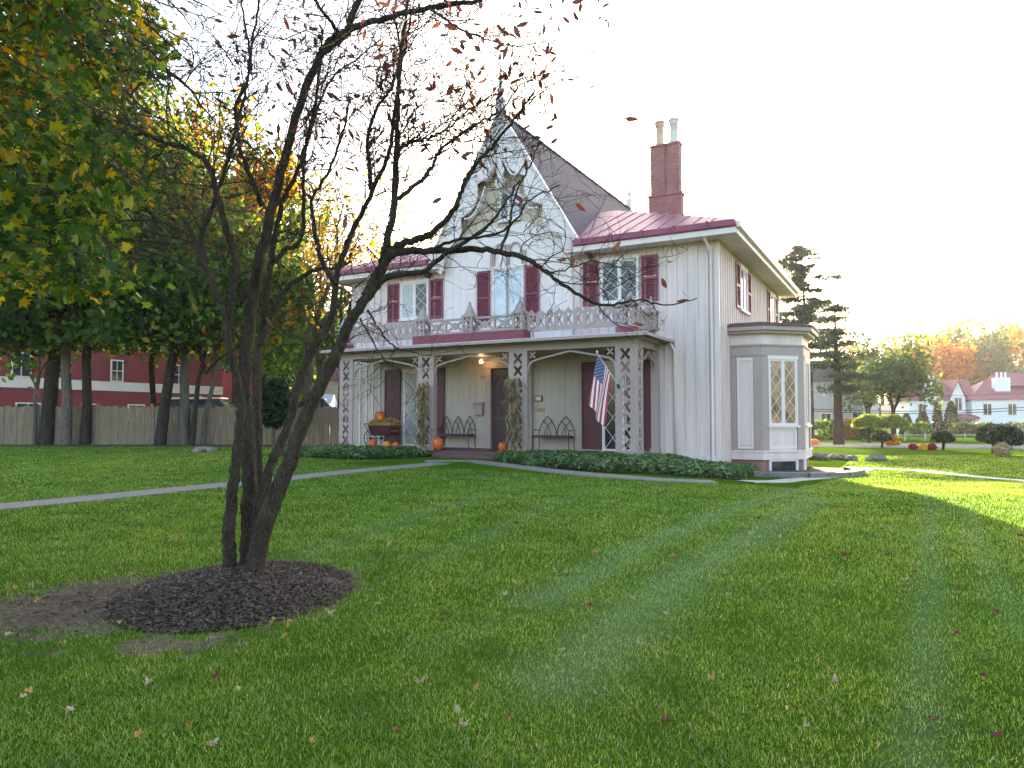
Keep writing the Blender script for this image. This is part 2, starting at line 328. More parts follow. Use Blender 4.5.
def grassmat():
    m = bpy.data.materials.new('grass blades'); m.use_nodes = True; n = m.node_tree; b = n.nodes['Principled BSDF']; out = n.nodes['Material Output']
    b.inputs['Roughness'].default_value = .65; b.inputs['Specular IOR Level'].default_value = .2
    g = n.nodes.new('ShaderNodeNewGeometry'); tc = n.nodes.new('ShaderNodeTexCoord')
    def noise(sc, det):
        z = n.nodes.new('ShaderNodeTexNoise'); z.inputs['Scale'].default_value = sc; z.inputs['Detail'].default_value = det; z.inputs['Roughness'].default_value = .65; n.links.new(tc.outputs['Object'], z.inputs['Vector']); return z.outputs[0]
    def mix(f, a, c, mode='MIX'):
        x = n.nodes.new('ShaderNodeMix'); x.data_type = 'RGBA'; x.blend_type = mode
        if isinstance(f, float): x.inputs[0].default_value = f
        else: n.links.new(f, x.inputs[0])
        for i, v in ((6, a), (7, c)):
            if isinstance(v, tuple): x.inputs[i].default_value = (*v, 1)
            else: n.links.new(v, x.inputs[i])
        return x.outputs[2]
    c = ramp(n, g.outputs['Random Per Island'], [(0, (.065, .15, .022)), (.5, (.115, .23, .036)), (.84, (.16, .28, .06)), (.92, (.27, .29, .13)), (1, (.42, .38, .22))])
    c = mix(1., c, ramp(n, noise(2.2, 4), [(.32, (.55, .66, .6)), (.5, (1, 1, 1)), (.68, (1.3, 1.2, 1.1))]), 'MULTIPLY')
    c = mix(1., c, ramp(n, noise(.35, 3), [(.35, (.8, .92, .9)), (.65, (1.2, 1.06, 1.)) ]), 'MULTIPLY')
    at = n.nodes.new('ShaderNodeAttribute'); at.attribute_name = 'streak'
    c = mix(at.outputs['Fac'], c, (.22, .33, .16))
    n.links.new(c, b.inputs['Base Color'])
    t = n.nodes.new('ShaderNodeBsdfTranslucent'); hs = n.nodes.new('ShaderNodeHueSaturation'); hs.inputs['Hue'].default_value = .475; hs.inputs['Value'].default_value = 2.0; hs.inputs['Saturation'].default_value = 1.1; n.links.new(c, hs.inputs['Color']); n.links.new(hs.outputs[0], t.inputs[0])
    mx = n.nodes.new('ShaderNodeMixShader'); mx.inputs[0].default_value = .5
    n.links.new(b.outputs[0], mx.inputs[1]); n.links.new(t.outputs[0], mx.inputs[2]); n.links.new(mx.outputs[0], out.inputs[0]); return m
M['grass'] = grassmat()
M['chip'] = leafmat('wood chips', [(0, (.05, .034, .023)), (.5, (.105, .074, .052)), (.76, (.25, .17, .12)), (1, (.6, .5, .4))], .0, .9)

# ------------------------------------------------------------------ ground
DIRT = (-2.85, 4.95); MUL = (-2.0, 5.24)
PATHW = [gp(*p) for p in ((-330, 538), (-120, 521), (0, 507.5), (100, 498), (220, 486), (340, 473), (400, 467.5), (440, 463.5))]
PATHE = [gp(*p) for p in ((425, 461.5), (470, 461), (505, 465.5), (545, 470.5), (600, 476), (660, 480.5), (715, 482.5))]
PATHS = [gp(*p) for p in ((745, 482), (790, 480.5), (845, 475), (868, 468.5), (920, 471), (1024, 481), (1180, 500))]
def polydist(P, x, y):
    d = np.full(np.shape(x), 1e9)
    for a, b in zip(P[:-1], P[1:]):
        ax, ay = a[:2]; bx, by = b[:2]; L = (bx - ax) ** 2 + (by - ay) ** 2
        t = np.clip(((x - ax) * (bx - ax) + (y - ay) * (by - ay)) / L, 0, 1)
        d = np.minimum(d, np.hypot(x - ax - t * (bx - ax), y - ay - t * (by - ay)))
    return d
def lawn_mat():
    m = bpy.data.materials.new('lawn'); m.use_nodes = True; n = m.node_tree; b = n.nodes['Principled BSDF']; b.inputs['Roughness'].default_value = .8; b.inputs['Specular IOR Level'].default_value = .0
    tc = n.nodes.new('ShaderNodeTexCoord')
    def noise(sc, det=4, vec=None, ro=.6):
        z = n.nodes.new('ShaderNodeTexNoise'); z.inputs['Scale'].default_value = sc; z.inputs['Detail'].default_value = det; z.inputs['Roughness'].default_value = ro
        n.links.new(vec or tc.outputs['Object'], z.inputs['Vector']); return z.outputs[0]
    def mix(f, a, c, mode='MIX'):
        x = n.nodes.new('ShaderNodeMix'); x.data_type = 'RGBA'; x.blend_type = mode
        if isinstance(f, float): x.inputs[0].default_value = f
        else: n.links.new(f, x.inputs[0])
        for i, v in ((6, a), (7, c)):
            if isinstance(v, tuple): x.inputs[i].default_value = (*v, 1)
            else: n.links.new(v, x.inputs[i])
        return x.outputs[2]
    def math_(op, a, c=None, e=None):
        x = n.nodes.new('ShaderNodeMath'); x.operation = op
        for i, v in enumerate((a, c, e)):
            if v is None: continue
            if isinstance(v, (int, float)): x.inputs[i].default_value = v
            else: n.links.new(v, x.inputs[i])
        return x.outputs[0]
    fine = ramp(n, noise(60, 6, ro=.75), [(.3, (.045, .085, .010)), (.55, (.08, .145, .014)), (.8, (.125, .19, .026))])
    big = ramp(n, noise(.55, 5), [(.35, (.75, .85, .75)), (.65, (1.2, 1.1, 1.0))])
    c = mix(1., fine, big, 'MULTIPLY')
    # mown streaks
    at = n.nodes.new('ShaderNodeAttribute'); at.attribute_name = 'streak'
    c = mix(at.outputs['Fac'], c, (.13, .20, .08))
    dn = n.nodes.new('ShaderNodeAttribute'); dn.attribute_name = 'dirt'
    df = math_('MULTIPLY_ADD', noise(5, 6), 1.6, -.8); df = math_('ADD', dn.outputs['Fac'], df)
    df = ramp(n, df, [(.42, (0, 0, 0)), (.58, (1, 1, 1))])
    dirtc = ramp(n, noise(22, 6), [(.3, (.10, .072, .05)), (.6, (.21, .16, .12)), (.8, (.34, .27, .21))])
    c = mix(df, c, dirtc)
    n.links.new(c, b.inputs['Base Color'])
    bp = n.nodes.new('ShaderNodeBump'); bp.inputs['Strength'].default_value = .9; bp.inputs['Distance'].default_value = .04
    n.links.new(noise(45, 6, ro=.7), bp.inputs['Height']); n.links.new(bp.outputs[0], b.inputs['Normal'])
    return m
STREAKS = [([(540, 600), (640, 548), (730, 510), (800, 489)], .22, .75), ([(560, 680), (690, 570), (765, 530), (815, 498)], .26, .8),
           ([(932, 492), (930, 560), (925, 660), (915, 800)], .11, .55), ([(960, 500), (985, 560), (1030, 640)], .12, .45),
           ([(430, 560), (560, 500), (620, 486)], .18, .4), ([(250, 580), (400, 520), (520, 486)], .25, .4), ([(420, 650), (480, 630), (600, 600)], .10, .25)]
STP = [([gp(*p) for p in P], w_, a) for P, w_, a in STREAKS]
def streak(x, y):
    v = np.zeros(np.shape(x))
    for P, w_, a in STP: v = np.maximum(v, a * np.exp(-(polydist(P, x, y) / w_) ** 2))
    return v
def dirt(x, y):
    d1 = np.hypot((x - DIRT[0]) / .75, (y - DIRT[1]) / .85); d2 = np.hypot((x - MUL[0]) / .93, (y - MUL[1]) / 1.08)
    d3 = np.hypot((x + 1.95) / .5, (y - 4.05) / .22)
    return np.maximum(np.maximum(1.2 - .75 * d1, 1.42 - d2), .85 - .5 * d3).clip(0, 1)
def gridlines(a):
    out = []
    for lo, hi, st in a: out += list(np.arange(lo, hi, st))
    return np.array(out)
gx = gridlines([(-280, -100, 30), (-100, -30, 7), (-30, -6, 1.), (-6, 6, .14), (6, 14, .4), (14, 40, 1.5), (40, 160, 8), (160, 361, 40)])
gy = gridlines([(-18, 0, 6), (0, 8, .14), (8, 24, .3), (24, 60, 1.5), (60, 140, 5), (140, 421, 40)])
X, Y = np.meshgrid(gx, gy); Z = zt(X, Y)
me = bpy.data.meshes.new('lawn'); nx, ny = len(gx), len(gy)
idx = np.arange(nx * ny).reshape(ny, nx)
me.from_pydata(np.stack([X, Y, Z], -1).reshape(-1, 3).tolist(), [], np.stack([idx[:-1, :-1], idx[:-1, 1:], idx[1:, 1:], idx[1:, :-1]], -1).reshape(-1, 4).tolist())
for nm, fn in (('streak', streak), ('dirt', dirt)):
    a = me.attributes.new(nm, 'FLOAT', 'POINT'); a.data.foreach_set('value', fn(X, Y).reshape(-1).astype(np.float32))
me.polygons.foreach_set('use_smooth', [True] * len(me.polygons)); me.materials.append(lawn_mat())
lawn = link(bpy.data.objects.new('lawn', me)); tag(lawn, kind='structure')

mb = MB(); hx_ = np.arange(-280, 361, 16); V = []
for x in hx_: hh = 9 + 3 * math.sin(x * .021) + 1.5 * math.sin(x * .07 + 1); V += [(x, 345, -4), (x, 372, hh), (x, 402, -4)]
mb.add(V, [(3 * i + k, 3 * i + 3 + k, 3 * i + 4 + k, 3 * i + 1 + k) for i in range(len(hx_) - 1) for k in (0, 1)])
tag(mb.build('hills', mat('wooded hill', (.06, .07, .035), .95, .4, .12), smooth=True), kind='structure')
hz = bpy.data.materials.new('haze air'); hz.use_nodes = True; hz.node_tree.nodes.remove(hz.node_tree.nodes['Principled BSDF'])
pv = hz.node_tree.nodes.new('ShaderNodeVolumePrincipled'); pv.inputs['Color'].default_value = (.95, .95, .97, 1); pv.inputs['Density'].default_value = HAZE; pv.inputs['Anisotropy'].default_value = .35
hz.node_tree.links.new(pv.outputs[0], hz.node_tree.nodes['Material Output'].inputs['Volume'])
mb = MB(); mb.box(-290, 370, -25, 430, -5.5, 30); tag(mb.build('haze', hz), kind='stuff')
def strip(name, P, wid, m, lift=.012, thick=.05, joints=0):
    P = [np.array(p[:2]) for p in P]; Q = []
    for a, b in zip(P[:-1], P[1:]):
        k = max(1, int(np.linalg.norm(b - a) / .7))
        for i in range(k): Q.append(a + (b - a) * i / k)
    Q.append(P[-1]); mb = MB(); n = len(Q); V = []
    for i, q in enumerate(Q):
        t = Q[min(i + 1, n - 1)] - Q[max(i - 1, 0)]; t /= np.linalg.norm(t); nn = np.array([-t[1], t[0]])
        ww = wid if not hasattr(wid, '__len__') else np.interp(i / (n - 1), np.linspace(0, 1, len(wid)), wid)
        for s_ in (-.5, .5):
            e = q + nn * s_ * ww
            V.append((*e, float(zt(*e)) + lift)); V.append((*e, float(zt(*e)) - thick))
    F = []
    for i in range(n - 1):
        a = i * 4; b = a + 4
        F += [(a + 2, a, b, b + 2), (a, a + 1, b + 1, b), (a + 3, a + 2, b + 2, b + 3)]
    mb.add(V, F); return mb.build(name, m)
tag(strip('path', PATHW, .72, M['stone'], .018), kind='structure')
tag(strip('path', PATHE, .62, M['stone'], .022), kind='structure')
tag(strip('path', PATHS, [.4, .55, .6, .5, .42, .4, .4], M['pale'], .016), kind='structure')
# road beyond the lawn
ROADP = [(-10, 53), (0, 48), (10, 43.8), (18.6, 40.5), (22, 39), (25.5, 36.5), (30, 33), (40, 26), (60, 12), (90, -8)]
tag(strip('road', ROADP, 5.6, M['asphalt'], .03), kind='structure')
tag(strip('kerb', [(x - 1.2, y - 2.6) for x, y in ROADP], .18, M['kerb'], .13, .1), kind='structure')
tag(strip('kerb', [(x + 1.2, y + 2.6) for x, y in ROADP], .18, M['kerb'], .13, .1), kind='structure')
# mulch mound
mb = MB(); V = [(MUL[0], MUL[1], .10)]; F = []; K = 48; rings = (.25, .5, .75, .92, 1.02)
for ri, r in enumerate(rings):
    for k in range(K):
        a = 2 * math.pi * k / K; rr = r * (1 + (.06 * math.sin(3 * a + 1) + .04 * math.sin(7 * a)) * r)
        x = MUL[0] + .79 * rr * math.cos(a); y = MUL[1] + .95 * rr * math.sin(a)
        V.append((x, y, float(zt(x, y)) + .11 * (1 - r ** 2) + random.uniform(-.008, .012) - (.03 if r > 1 else 0)))
for k in range(K): F.append((0, 1 + k, 1 + (k + 1) % K))
for ri in range(len(rings) - 1):
    for k in range(K): a = 1 + ri * K; F.append((a + k, a + K + k, a + K + (k + 1) % K, a + (k + 1) % K))
mb.add(V, F); tag(mb.build('mulch_bed', M['mulch'], smooth=True), kind='structure')
N = 20000; a = RNG.uniform(0, 2 * np.pi, N); r = np.sqrt(RNG.uniform(0, 1, N)) * 1.03
px_ = MUL[0] + .79 * r * np.cos(a); py_ = MUL[1] + .95 * r * np.sin(a)
CH = np.array([(-.5, -.12, 0), (.5, -.16, .03), (.5, .12, 0), (-.5, .15, -.03)])
P = np.stack([px_, py_, zt(px_, py_) + .11 * (1 - np.minimum(r, 1) ** 2) + .014], -1)
N2 = 1500; P2 = np.stack([RNG.normal(DIRT[0], .45, N2), RNG.normal(DIRT[1] - .05, .42, N2), np.zeros(N2)], -1); P2[:, 2] = zt(P2[:, 0], P2[:, 1]) + .012
tag(leaves('mulch_chips', np.concatenate([P, P2]), .027, M['chip'], tpl=CH, tilt=.35, jit=.6), 'dark shredded wood mulch and pale chips round the foot of the multi stemmed tree', 'mulch', kind='stuff')
# soil strip along the fence
tag(strip('soil_strip', [(-60, 30.2), (-30, 30.0), (-12, 29.9), (-6, 30.2)], 1.5, M['soil'], .02), kind='structure')

# grass blades
def grass(name, N, y0, y1, pw, hgt, wid):
    t = RNG.uniform(0, 1, N); e = 1 - pw + 1     # pdf of Y ~ Y^(1-pw) with area ~Y
    y = (y0 ** e + t * (y1 ** e - y0 ** e)) ** (1 / e)
    x = RNG.uniform(-1, 1, N) * (.80 * y + .35)
    keep = (polydist(PATHW, x, y) > .37) & (polydist(PATHE, x, y) > .33) & (polydist(PATHS, x, y) > .27)
    u = (x - O_[0]) * R_[0] + (y - O_[1]) * R_[1]; d = (x - O_[0]) * D_[0] + (y - O_[1]) * D_[1]
    keep &= ~((d > -4.3) & (d < 14) & (u > -12) & (u < 4.5) & ~((u < -6.8) & (d < -2.75))) & (y < 29)
    keep &= RNG.uniform(0, 1, N) > (dirt(x, y) * 1.25 - .15 + RNG.normal(0, .12, N))
    keep &= RNG.uniform(0, 1, N) < .62 + .38 * np.sin(x * 2.3 + 2 * np.sin(y * 1.7)) * np.sin(y * 2.1 + np.sin(x * 3.1))  + .2
    x = x[keep]; y = y[keep]; n = len(x)
    sc = np.maximum(1, y / 4.5); h = hgt * RNG.uniform(.45, 1.35, n) * (1 - .35 * streak(x, y)) * np.minimum(sc, 1.35); wd = wid * RNG.uniform(.7, 1.3, n) * sc
    yaw = RNG.uniform(0, 2 * np.pi, n); ln = RNG.uniform(.3, 1.5, n) * h
    ax, ay = np.cos(yaw), np.sin(yaw); bx, by = -ay, ax
    z = zt(x, y)
    V = np.zeros((n, 5, 3))
    for k, (s_, hh, l_) in enumerate(((-.5, 0, 0), (.5, 0, 0), (.42, .55, .3), (-.42, .55, .3), (0, 1, 1))):
        V[:, k, 0] = x + ax * wd * s_ + bx * ln * l_; V[:, k, 1] = y + ay * wd * s_ + by * ln * l_; V[:, k, 2] = z - .004 + h * hh
    o = arrays(name, V, 5, M['grass'], faces=[(0, 1, 2, 3), (3, 2, 4)])
    at_ = o.data.attributes.new('streak', 'FLOAT', 'POINT'); at_.data.foreach_set('value', np.repeat(streak(x, y) * .55 * (.45 + .55 * np.sin(x * 5.3 + 2 * np.sin(y * 3.7)) ** 2), 5).astype(np.float32))
    return tag(o, 'short mown green grass blades covering the lawn', 'grass', kind='stuff')
grass('grass', 700000, 1.7, 30, 1.65, .026, .0033)

# ------------------------------------------------------------------ house
house = empty('house', O_, HROT, label='cream board and batten gothic revival house with red roofs, maroon shutters and a lattice porch', cat='house')
UL, UR, DF, DB = -12.1, 1.66, 2.1, 13.3
ZW = 6.3; UC = -5.35
PF = .18
M3 = Matrix.Translation; RZ = lambda a: Matrix.Rotation(a, 4, 'Z')
mb = MB(); mb.box(UL, UR, DF, DB, -.8, ZW + .15)
u = UR - .3
while u > UL:
    lo, hi = (3.7, ZW) if (u < -.15 and u > -10.5) else (.12, ZW)
    mb.box(u - .03, u + .03, DF - .05, DF + .01, lo, hi); u -= .31
d = DF + .25
while d < DB:
    if not (3.3 < d < 7.1): mb.box(UR - .01, UR + .05, d - .03, d + .03, .1, ZW)
    else: mb.box(UR - .01, UR + .05, d - .03, d + .03, 4.0, ZW)
    d += .31
mb.box(UR - .10, UR + .03, DF - .03, DF + .10, 0, ZW)      # corner boards
mb.box(UL - .03, UL + .10, DF - .03, DF + .10, 0, ZW)
mb.box(-.05, UR + .04, DF - .045, DF + .01, -.1, .14); mb.box(UR - .01, UR + .045, DF - .04, 3.38, -.1, .14); mb.box(UR - .01, UR + .045, 7.05, DB, -.1, .14)
wall = mb.build('wall', M['siding'], house)
mb = MB(); mb.box(UL + .12, -.12, DF - .014, DF + .002, PF, 3.3)
u = -.3
while u > UL: mb.box(u - .012, u + .012, DF - .024, DF - .01, PF, 3.25); u -= .24
mb.build('porch_wall', M['porchwall'], house)
# gable
GZ, GS = 11.3, 1.63; GU = 2.72
def gline(z): return (GZ - z) / GS
mb = MB(); mb.prism([(UC - gline(ZW + .2) + .25, ZW + .1), (UC + gline(ZW + .2) - .25, ZW + .1), (UC, GZ - .35)], DF - .02, DF + .25)
gw = mb.build('gable_wall', M['gable'], house)
mb = MB()
u = UC - 2.4
while u < UC + 2.45:
    top = GZ - .4 - GS * abs(u - UC)
    if top > ZW + .3: mb.box(u - .022, u + .022, DF - .045, DF - .015, 6.35, top)
    u += .3
mb.build('gable_batten', M['gable'], gw)
# white lower siding panel of the gable front (flush boards above the centre window)
mb = MB(); mb.prism([(UC - 2.5, 3.8), (UC + 2.5, 3.8), (UC + 2.42, 7.0), (UC + 1.9, 7.7), (UC + 1.3, 7.5), (UC + .7, 7.75), (UC, 7.55), (UC - .7, 7.75), (UC - 1.3, 7.5), (UC - 1.9, 7.7), (UC - 2.42, 7.0)], DF - .065, DF - .046)
for k in range(-8, 9): mb.box(UC + k * .3 - .018, UC + k * .3 + .018, DF - .08, DF - .06, 3.8, 7.0)
mb.build('gable_front_panel', M['white'], house)
# steep slate gable roof, front to rear gable
mb = MB()
for s_ in (-1, 1):
    e = gline(6.2)
    mb.slab([(UC, 1.72, GZ + .12), (UC + s_ * e, 1.72, 6.32), (UC + s_ * e, 14.4, 6.32), (UC, 14.4, GZ + .12)][::(1 if s_ < 0 else -1)], .14)
groof = mb.build('gable_roof', M['slate'], house)
mb = MB(); mb.bar((UC, 1.72, GZ + .12), (UC, 14.4, GZ + .12), .14, .08); mb.build('ridge_cap', M['greyroof'], groof)
mb = MB(); mb.prism([(UC - 3, ZW), (UC + 3, ZW), (UC, GZ - .1)], DB - .1, DB + .05); mb.build('rear_gable_wall', M['gable'], house)
# bargeboard: scalloped white boards + pendant
mb = MB()
L = math.hypot(gline(6.55), GZ - 6.55); nsx = GS / math.hypot(1, GS); nsz = 1 / math.hypot(1, GS)
for s_ in (-1, 1):
    prev = None; K = 90
    for i in range(K + 1):
        t = i / K; z = GZ + .1 - t * (GZ + .1 - 6.55); uu = (GZ + .1 - z) / GS
        sc = abs(math.sin(t * math.pi * 4.5 + .3))
        wdt = .40 + .30 * sc + (.25 if t < .2 else 0)
        if t > .88: wdt = .42 + 1.2 * (t - .88) + .12 * sc
        iu = max(uu - nsx * wdt, 0); iz = z - nsz * wdt
        if i == 0: iz = z - 1.1
        cur = ((UC + s_ * uu, z), (UC + s_ * iu, iz))
        if prev: mb.prism([prev[0], cur[0], cur[1], prev[1]], 1.70, 1.765)
        prev = cur
    mb.bar((UC + s_ * .02, 1.685, GZ + .14), (UC + s_ * (gline(6.45)), 1.685, 6.52), .06, .16, up=(0, 1, 0))
# pendant with lobes
mb.box(UC - .1, UC + .1, 1.66, 1.74, 9.1, 10.6)
for zc, rr in ((9.05, .2), (9.45, .16), (9.9, .24)):
    mb.prism([(UC + rr * math.cos(a_ * math.pi / 8), zc + rr * math.sin(a_ * math.pi / 8)) for a_ in range(16)], 1.675, 1.735)
for s_ in (-1, 1):      # cusped arch pieces leaving the pendant
    pts = [(UC + s_ * (.1 + .95 * t), 9.95 - .55 * t - .5 * math.sin(math.pi * min(1, t * 1.2))) for t in np.linspace(0, 1, 12)]
    for a_, b_ in zip(pts[:-1], pts[1:]): mb.bar((a_[0], 1.72, a_[1]), (b_[0], 1.72, b_[1]), .05, .2, up=(0, 1, 0))
    pts = [(UC + s_ * (.55 + .85 * t), 9.0 - 1.0 * t - .35 * math.sin(math.pi * t)) for t in np.linspace(0, 1, 12)]
    for a_, b_ in zip(pts[:-1], pts[1:]): mb.bar((a_[0], 1.72, a_[1]), (b_[0], 1.72, b_[1]), .05, .16, up=(0, 1, 0))
    mb.prism([(UC + s_ * (2.5 + .25 * math.cos(a_ * math.pi / 8)), 6.75 + .25 * math.sin(a_ * math.pi / 8)) for a_ in range(16)], 1.672, 1.79)
mb.build('bargeboard', M['white'], house)
for dd in (1.72, 14.4):
    mb = MB(); mb.box(UC - .13, UC + .13, dd - .13, dd + .13, GZ - .1, GZ + .5)
    mb.lathe([(.17, 0), (.17, .06), (.10, .1), (.075, .3), (.13, .36), (.13, .42), (.07, .46), (.045, .9), (.012, 1.35)], (UC, dd, GZ + .5), 8)
    mb.build('finial', M['white'], house)

# hipped red roofs of both wings
K_ = .44; OH = .65
def wing(s_, u_out, u_in):
    eo = u_out + s_ * OH; ef = DF - OH; eb = DB + OH; hb = (eb - ef) / 2
    apu = eo - s_ * 5.6; apz = 6.72 + K_ * 5.6
    mb = MB()
    inner = UC + s_ * gline(6.72)
    a1 = (apu, ef + 5.6, apz); a2 = (apu, eb - 5.6, apz)
    ic = (UC, ef + 5.6, apz); ic2 = (UC, eb - 5.6, apz)
    f0 = (inner - s_ * .1, ef, 6.72); f1 = (eo, ef, 6.72); b0 = (inner - s_ * .1, eb, 6.72); b1 = (eo, eb, 6.72)
    o_ = 1 if s_ > 0 else -1
    def q(p): mb.slab(p[::o_], .05)
    q([f0, f1, a1, ic]); q([f1, b1, a2, a1]); q([b1, b0, ic2, a2]); q([ic, a1, a2, ic2])
    rf = mb.build('wing_roof', M['redroof'], house)
    mb = MB()                                 # standing seams on the front and side slopes
    x = inner
    while (x < eo - .2) if s_ > 0 else (x > eo + .2):
        run = min(abs(eo - x), 5.6)
        mb.bar((x, ef + .12, 6.765), (x, ef + run, 6.722 + K_ * run), .03, .045); x += s_ * .52
    y = ef + .5
    while y < eb - .3:
        run = min(y - ef, eb - y, 5.6)
        mb.bar((eo - s_ * .12, y, 6.765), (eo - s_ * run, y, 6.722 + K_ * run), .03, .045); y += .52
    mb.build('standing_seam', M['redroof'], rf)
    # red box gutter on the front eave
    mb = MB(); xa, xb = sorted((UC + s_ * gline(6.72) * .99, eo))
    P = [(-.04, 6.50), (-.12, 6.53), (-.10, 6.70), (.10, 6.72), (.10, 6.5)]
    mb.add([(xa, ef + y_, z_) for y_, z_ in P] + [(xb, ef + y_, z_) for y_, z_ in P], [(0, 1, 2, 3, 4), (9, 8, 7, 6, 5)] + [(i, i + 5, (i + 1) % 5 + 5, (i + 1) % 5) for i in range(5)])
    x = xa + .3
    while x < xb: mb.box(x - .03, x + .03, ef - .15, ef - .09, 6.52, 6.72); x += .95
    mb.build('gutter', M['redroof'], rf)
    # white fascia and soffit
    mb = MB(); mb.box(xa, xb, ef - .02, ef + .06, 6.34, 6.499)
    if s_ > 0: mb.box(eo - .06, eo + .02, ef + .06, eb, 6.34, 6.5)
    else: mb.box(eo - .02, eo + .06, ef + .06, eb, 6.34, 6.5)
    mb.build('fascia', M['white'], rf)
    mb = MB()
    if s_ > 0: mb.box(eo + .021, eo + .13, ef - .03, eb, 6.49, 6.66)
    else: mb.box(eo - .13, eo - .021, ef - .03, eb, 6.49, 6.66)
    mb.build('eave_gutter', M['white'], rf)
    mb = MB(); xi = xa if s_ > 0 else xb
    mb.box(*sorted((xi - s_ * .35, eo - s_ * .06)), ef + .06, DF + .02, 6.36, 6.44)
    mb.box(*sorted((xi - s_ * .30, xi - s_ * .02)), ef + .04, DF + .02, 6.44, 6.95)
    if s_ > 0: mb.box(UR - .02, eo - .06, DF + .02, eb, 6.363, 6.44)
    else: mb.box(eo + .06, UL + .02, DF + .02, eb, 6.363, 6.44)
    mb.build('soffit', M['siding'], rf)
wing(1, UR, UC); wing(-1, UL, UC)
# chimney
mb = MB(); mb.box(-1.98, -.74, 7.0, 7.42, 8.2, 9.45); mb.box(-2.01, -.71, 6.97, 7.45, 9.45, 9.53)
mb.box(-1.9, -1.35, 7.02, 7.40, 9.53, 11.35); mb.box(-1.35, -1.27, 7.06, 7.36, 9.53, 11.35); mb.box(-1.27, -.80, 7.02, 7.40, 9.53, 11.35)
mb.box(-1.93, -.77, 6.99, 7.43, 11.35, 11.42)
ch = mb.build('chimney', M['brick'], house)
for x, m in ((-1.58, 'pot'), (-1.05, 'potw')):
    mb = MB(); mb.lathe([(.19, 0), (.19, .06), (.155, .09), (.145, .72), (.18, .75), (.18, .8), (.15, .83), (.21, .86), (.18, .95), (.06, .98)], (x, 7.21, 11.42), 12); mb.build('chimney_pot', M[m], ch, True)
# ---- windows
def lattice(mb, x0, x1, z0, z1, y, sx, sz, t=.018):
    def seg(c, sgn):     # line z = z0 + sgn*(x)*sz/sx + c
        k = sgn * sz / sx; pts = []
        xa, xb = x0, x1
        za, zb = c + k * (xa - x0), c + k * (xb - x0)
        if za > zb: xa, xb, za, zb = xb, xa, zb, za
        if zb <= z0 or za >= z1: return
        f = lambda zz: xa + (zz - za) / (zb - za) * (xb - xa)
        if za < z0: xa_, za_ = f(z0), z0
        else: xa_, za_ = xa, za
        if zb > z1: xb_, zb_ = f(z1), z1
        else: xb_, zb_ = xb, zb
        mb.bar((xa_, y, za_), (xb_, y, zb_), t, t * .9, up=(0, 1, 0))
    c = z0 - (x1 - x0) * sz / sx * 2
    c -= (c - z0) % (2 * sz) if False else 0
    n = int((z1 - z0 + 4 * (x1 - x0) * sz / sx) / sz) + 2
    for i in range(-n, n + 1):
        seg(z0 + i * sz, 1); seg(z0 + i * sz + (x1 - x0) * sz / sx, -1)
def window(Mx, w, h, pane=('glass', 'glass'), lat=True, sash=2, name='window', sill=True, sz=.36):
    """local frame: x right, -y outwards, z up from the sill"""
    fr = MB(); fr.M = Mx; fw = .06
    fr.box(-w / 2 - fw, -w / 2, -.06, .01, 0, h); fr.box(w / 2, w / 2 + fw, -.06, .01, 0, h)
    fr.box(-w / 2 - fw - .03, w / 2 + fw + .03, -.075, .01, h, h + .11)
    if sill: fr.box(-w / 2 - fw - .04, w / 2 + fw + .04, -.11, .01, -.07, -.001)
    cw = w / sash
    for i in range(1, sash): fr.box(-w / 2 + i * cw - .035, -w / 2 + i * cw + .035, -.055, .01, 0, h)
    f = fr.build(name, M['white'], house)
    for i in range(sash):
        a = -w / 2 + i * cw + (.035 if i else 0); b = -w / 2 + (i + 1) * cw - (.035 if i < sash - 1 else 0)
        pm = MB(); pm.M = Mx; pm.box(a, b, -.03, .008, .0, h); pm.build('pane', M[pane[i % len(pane)]], f)
        lm = MB(); lm.M = Mx
        for (xa, xb) in ((a, a + .028), (b - .028, b)): lm.box(xa, xb, -.05, -.03, 0, h)
        lm.box(a, b, -.048, -.03, 0, .06); lm.box(a, b, -.048, -.03, h - .05, h)
        if lat: lattice(lm, a + .028, b - .028, .06, h - .05, -.038, (b - a - .056) / 1.1, sz, .014)
        lm.build('lattice', M['white'], f)
    return f
def shutter(Mx, w, h, louver=True, side=False):
    sb = MB(); sb.M = Mx; s_ = .05
    sb.box(0, s_, -.06, -.015, 0, h); sb.box(w - s_, w, -.06, -.015, 0, h)
    for z0, z1 in ((0, .09), (h * .5 - .04, h * .5 + .04), (h - .08, h)): sb.box(s_, w - s_, -.057, -.018, z0, z1)
    if louver:
        z = .12
        while z < h - .1:
            if abs(z - h * .5) > .06: sb.add([(s_, -.052, z), (w - s_, -.052, z), (w - s_, -.022, z + .045), (s_, -.022, z + .045), (s_, -.045, z - .006), (w - s_, -.045, z - .006), (w - s_, -.015, z + .039), (s_, -.015, z + .039)], [(0, 1, 2, 3), (7, 6, 5, 4), (0, 4, 5, 1), (1, 5, 6, 2), (2, 6, 7, 3), (3, 7, 4, 0)])
            z += .062
    else: sb.box(s_, w - s_, -.035, -.02, .05, h - .05)
    return sb.build('shutter', M['maroon' if louver else 'maroon2'], house)
F_ = lambda u_, z_, d_=DF: M3((u_, d_ - .025, z_))
for uc, pn in ((-9.12, ('curtain', 'glass')), (-1.31, ('glass', 'glass'))):
    window(F_(uc, 4.78), 1.12, 1.28, pn)
    shutter(F_(uc - 1.22, 4.72), .52, 1.4); shutter(F_(uc + .70, 4.72), .52, 1.4)
window(M3((-5.22, DF - .085, 4.3)), 1.10, 1.88, ('barepane', 'barepane'), lat=False)
shutter(M3((-6.42, DF - .085, 4.35)), .5, 1.85); shutter(M3((-4.55, DF - .085, 4.35)), .5, 1.85)
mb = MB()      # pointed hood mould over the centre window
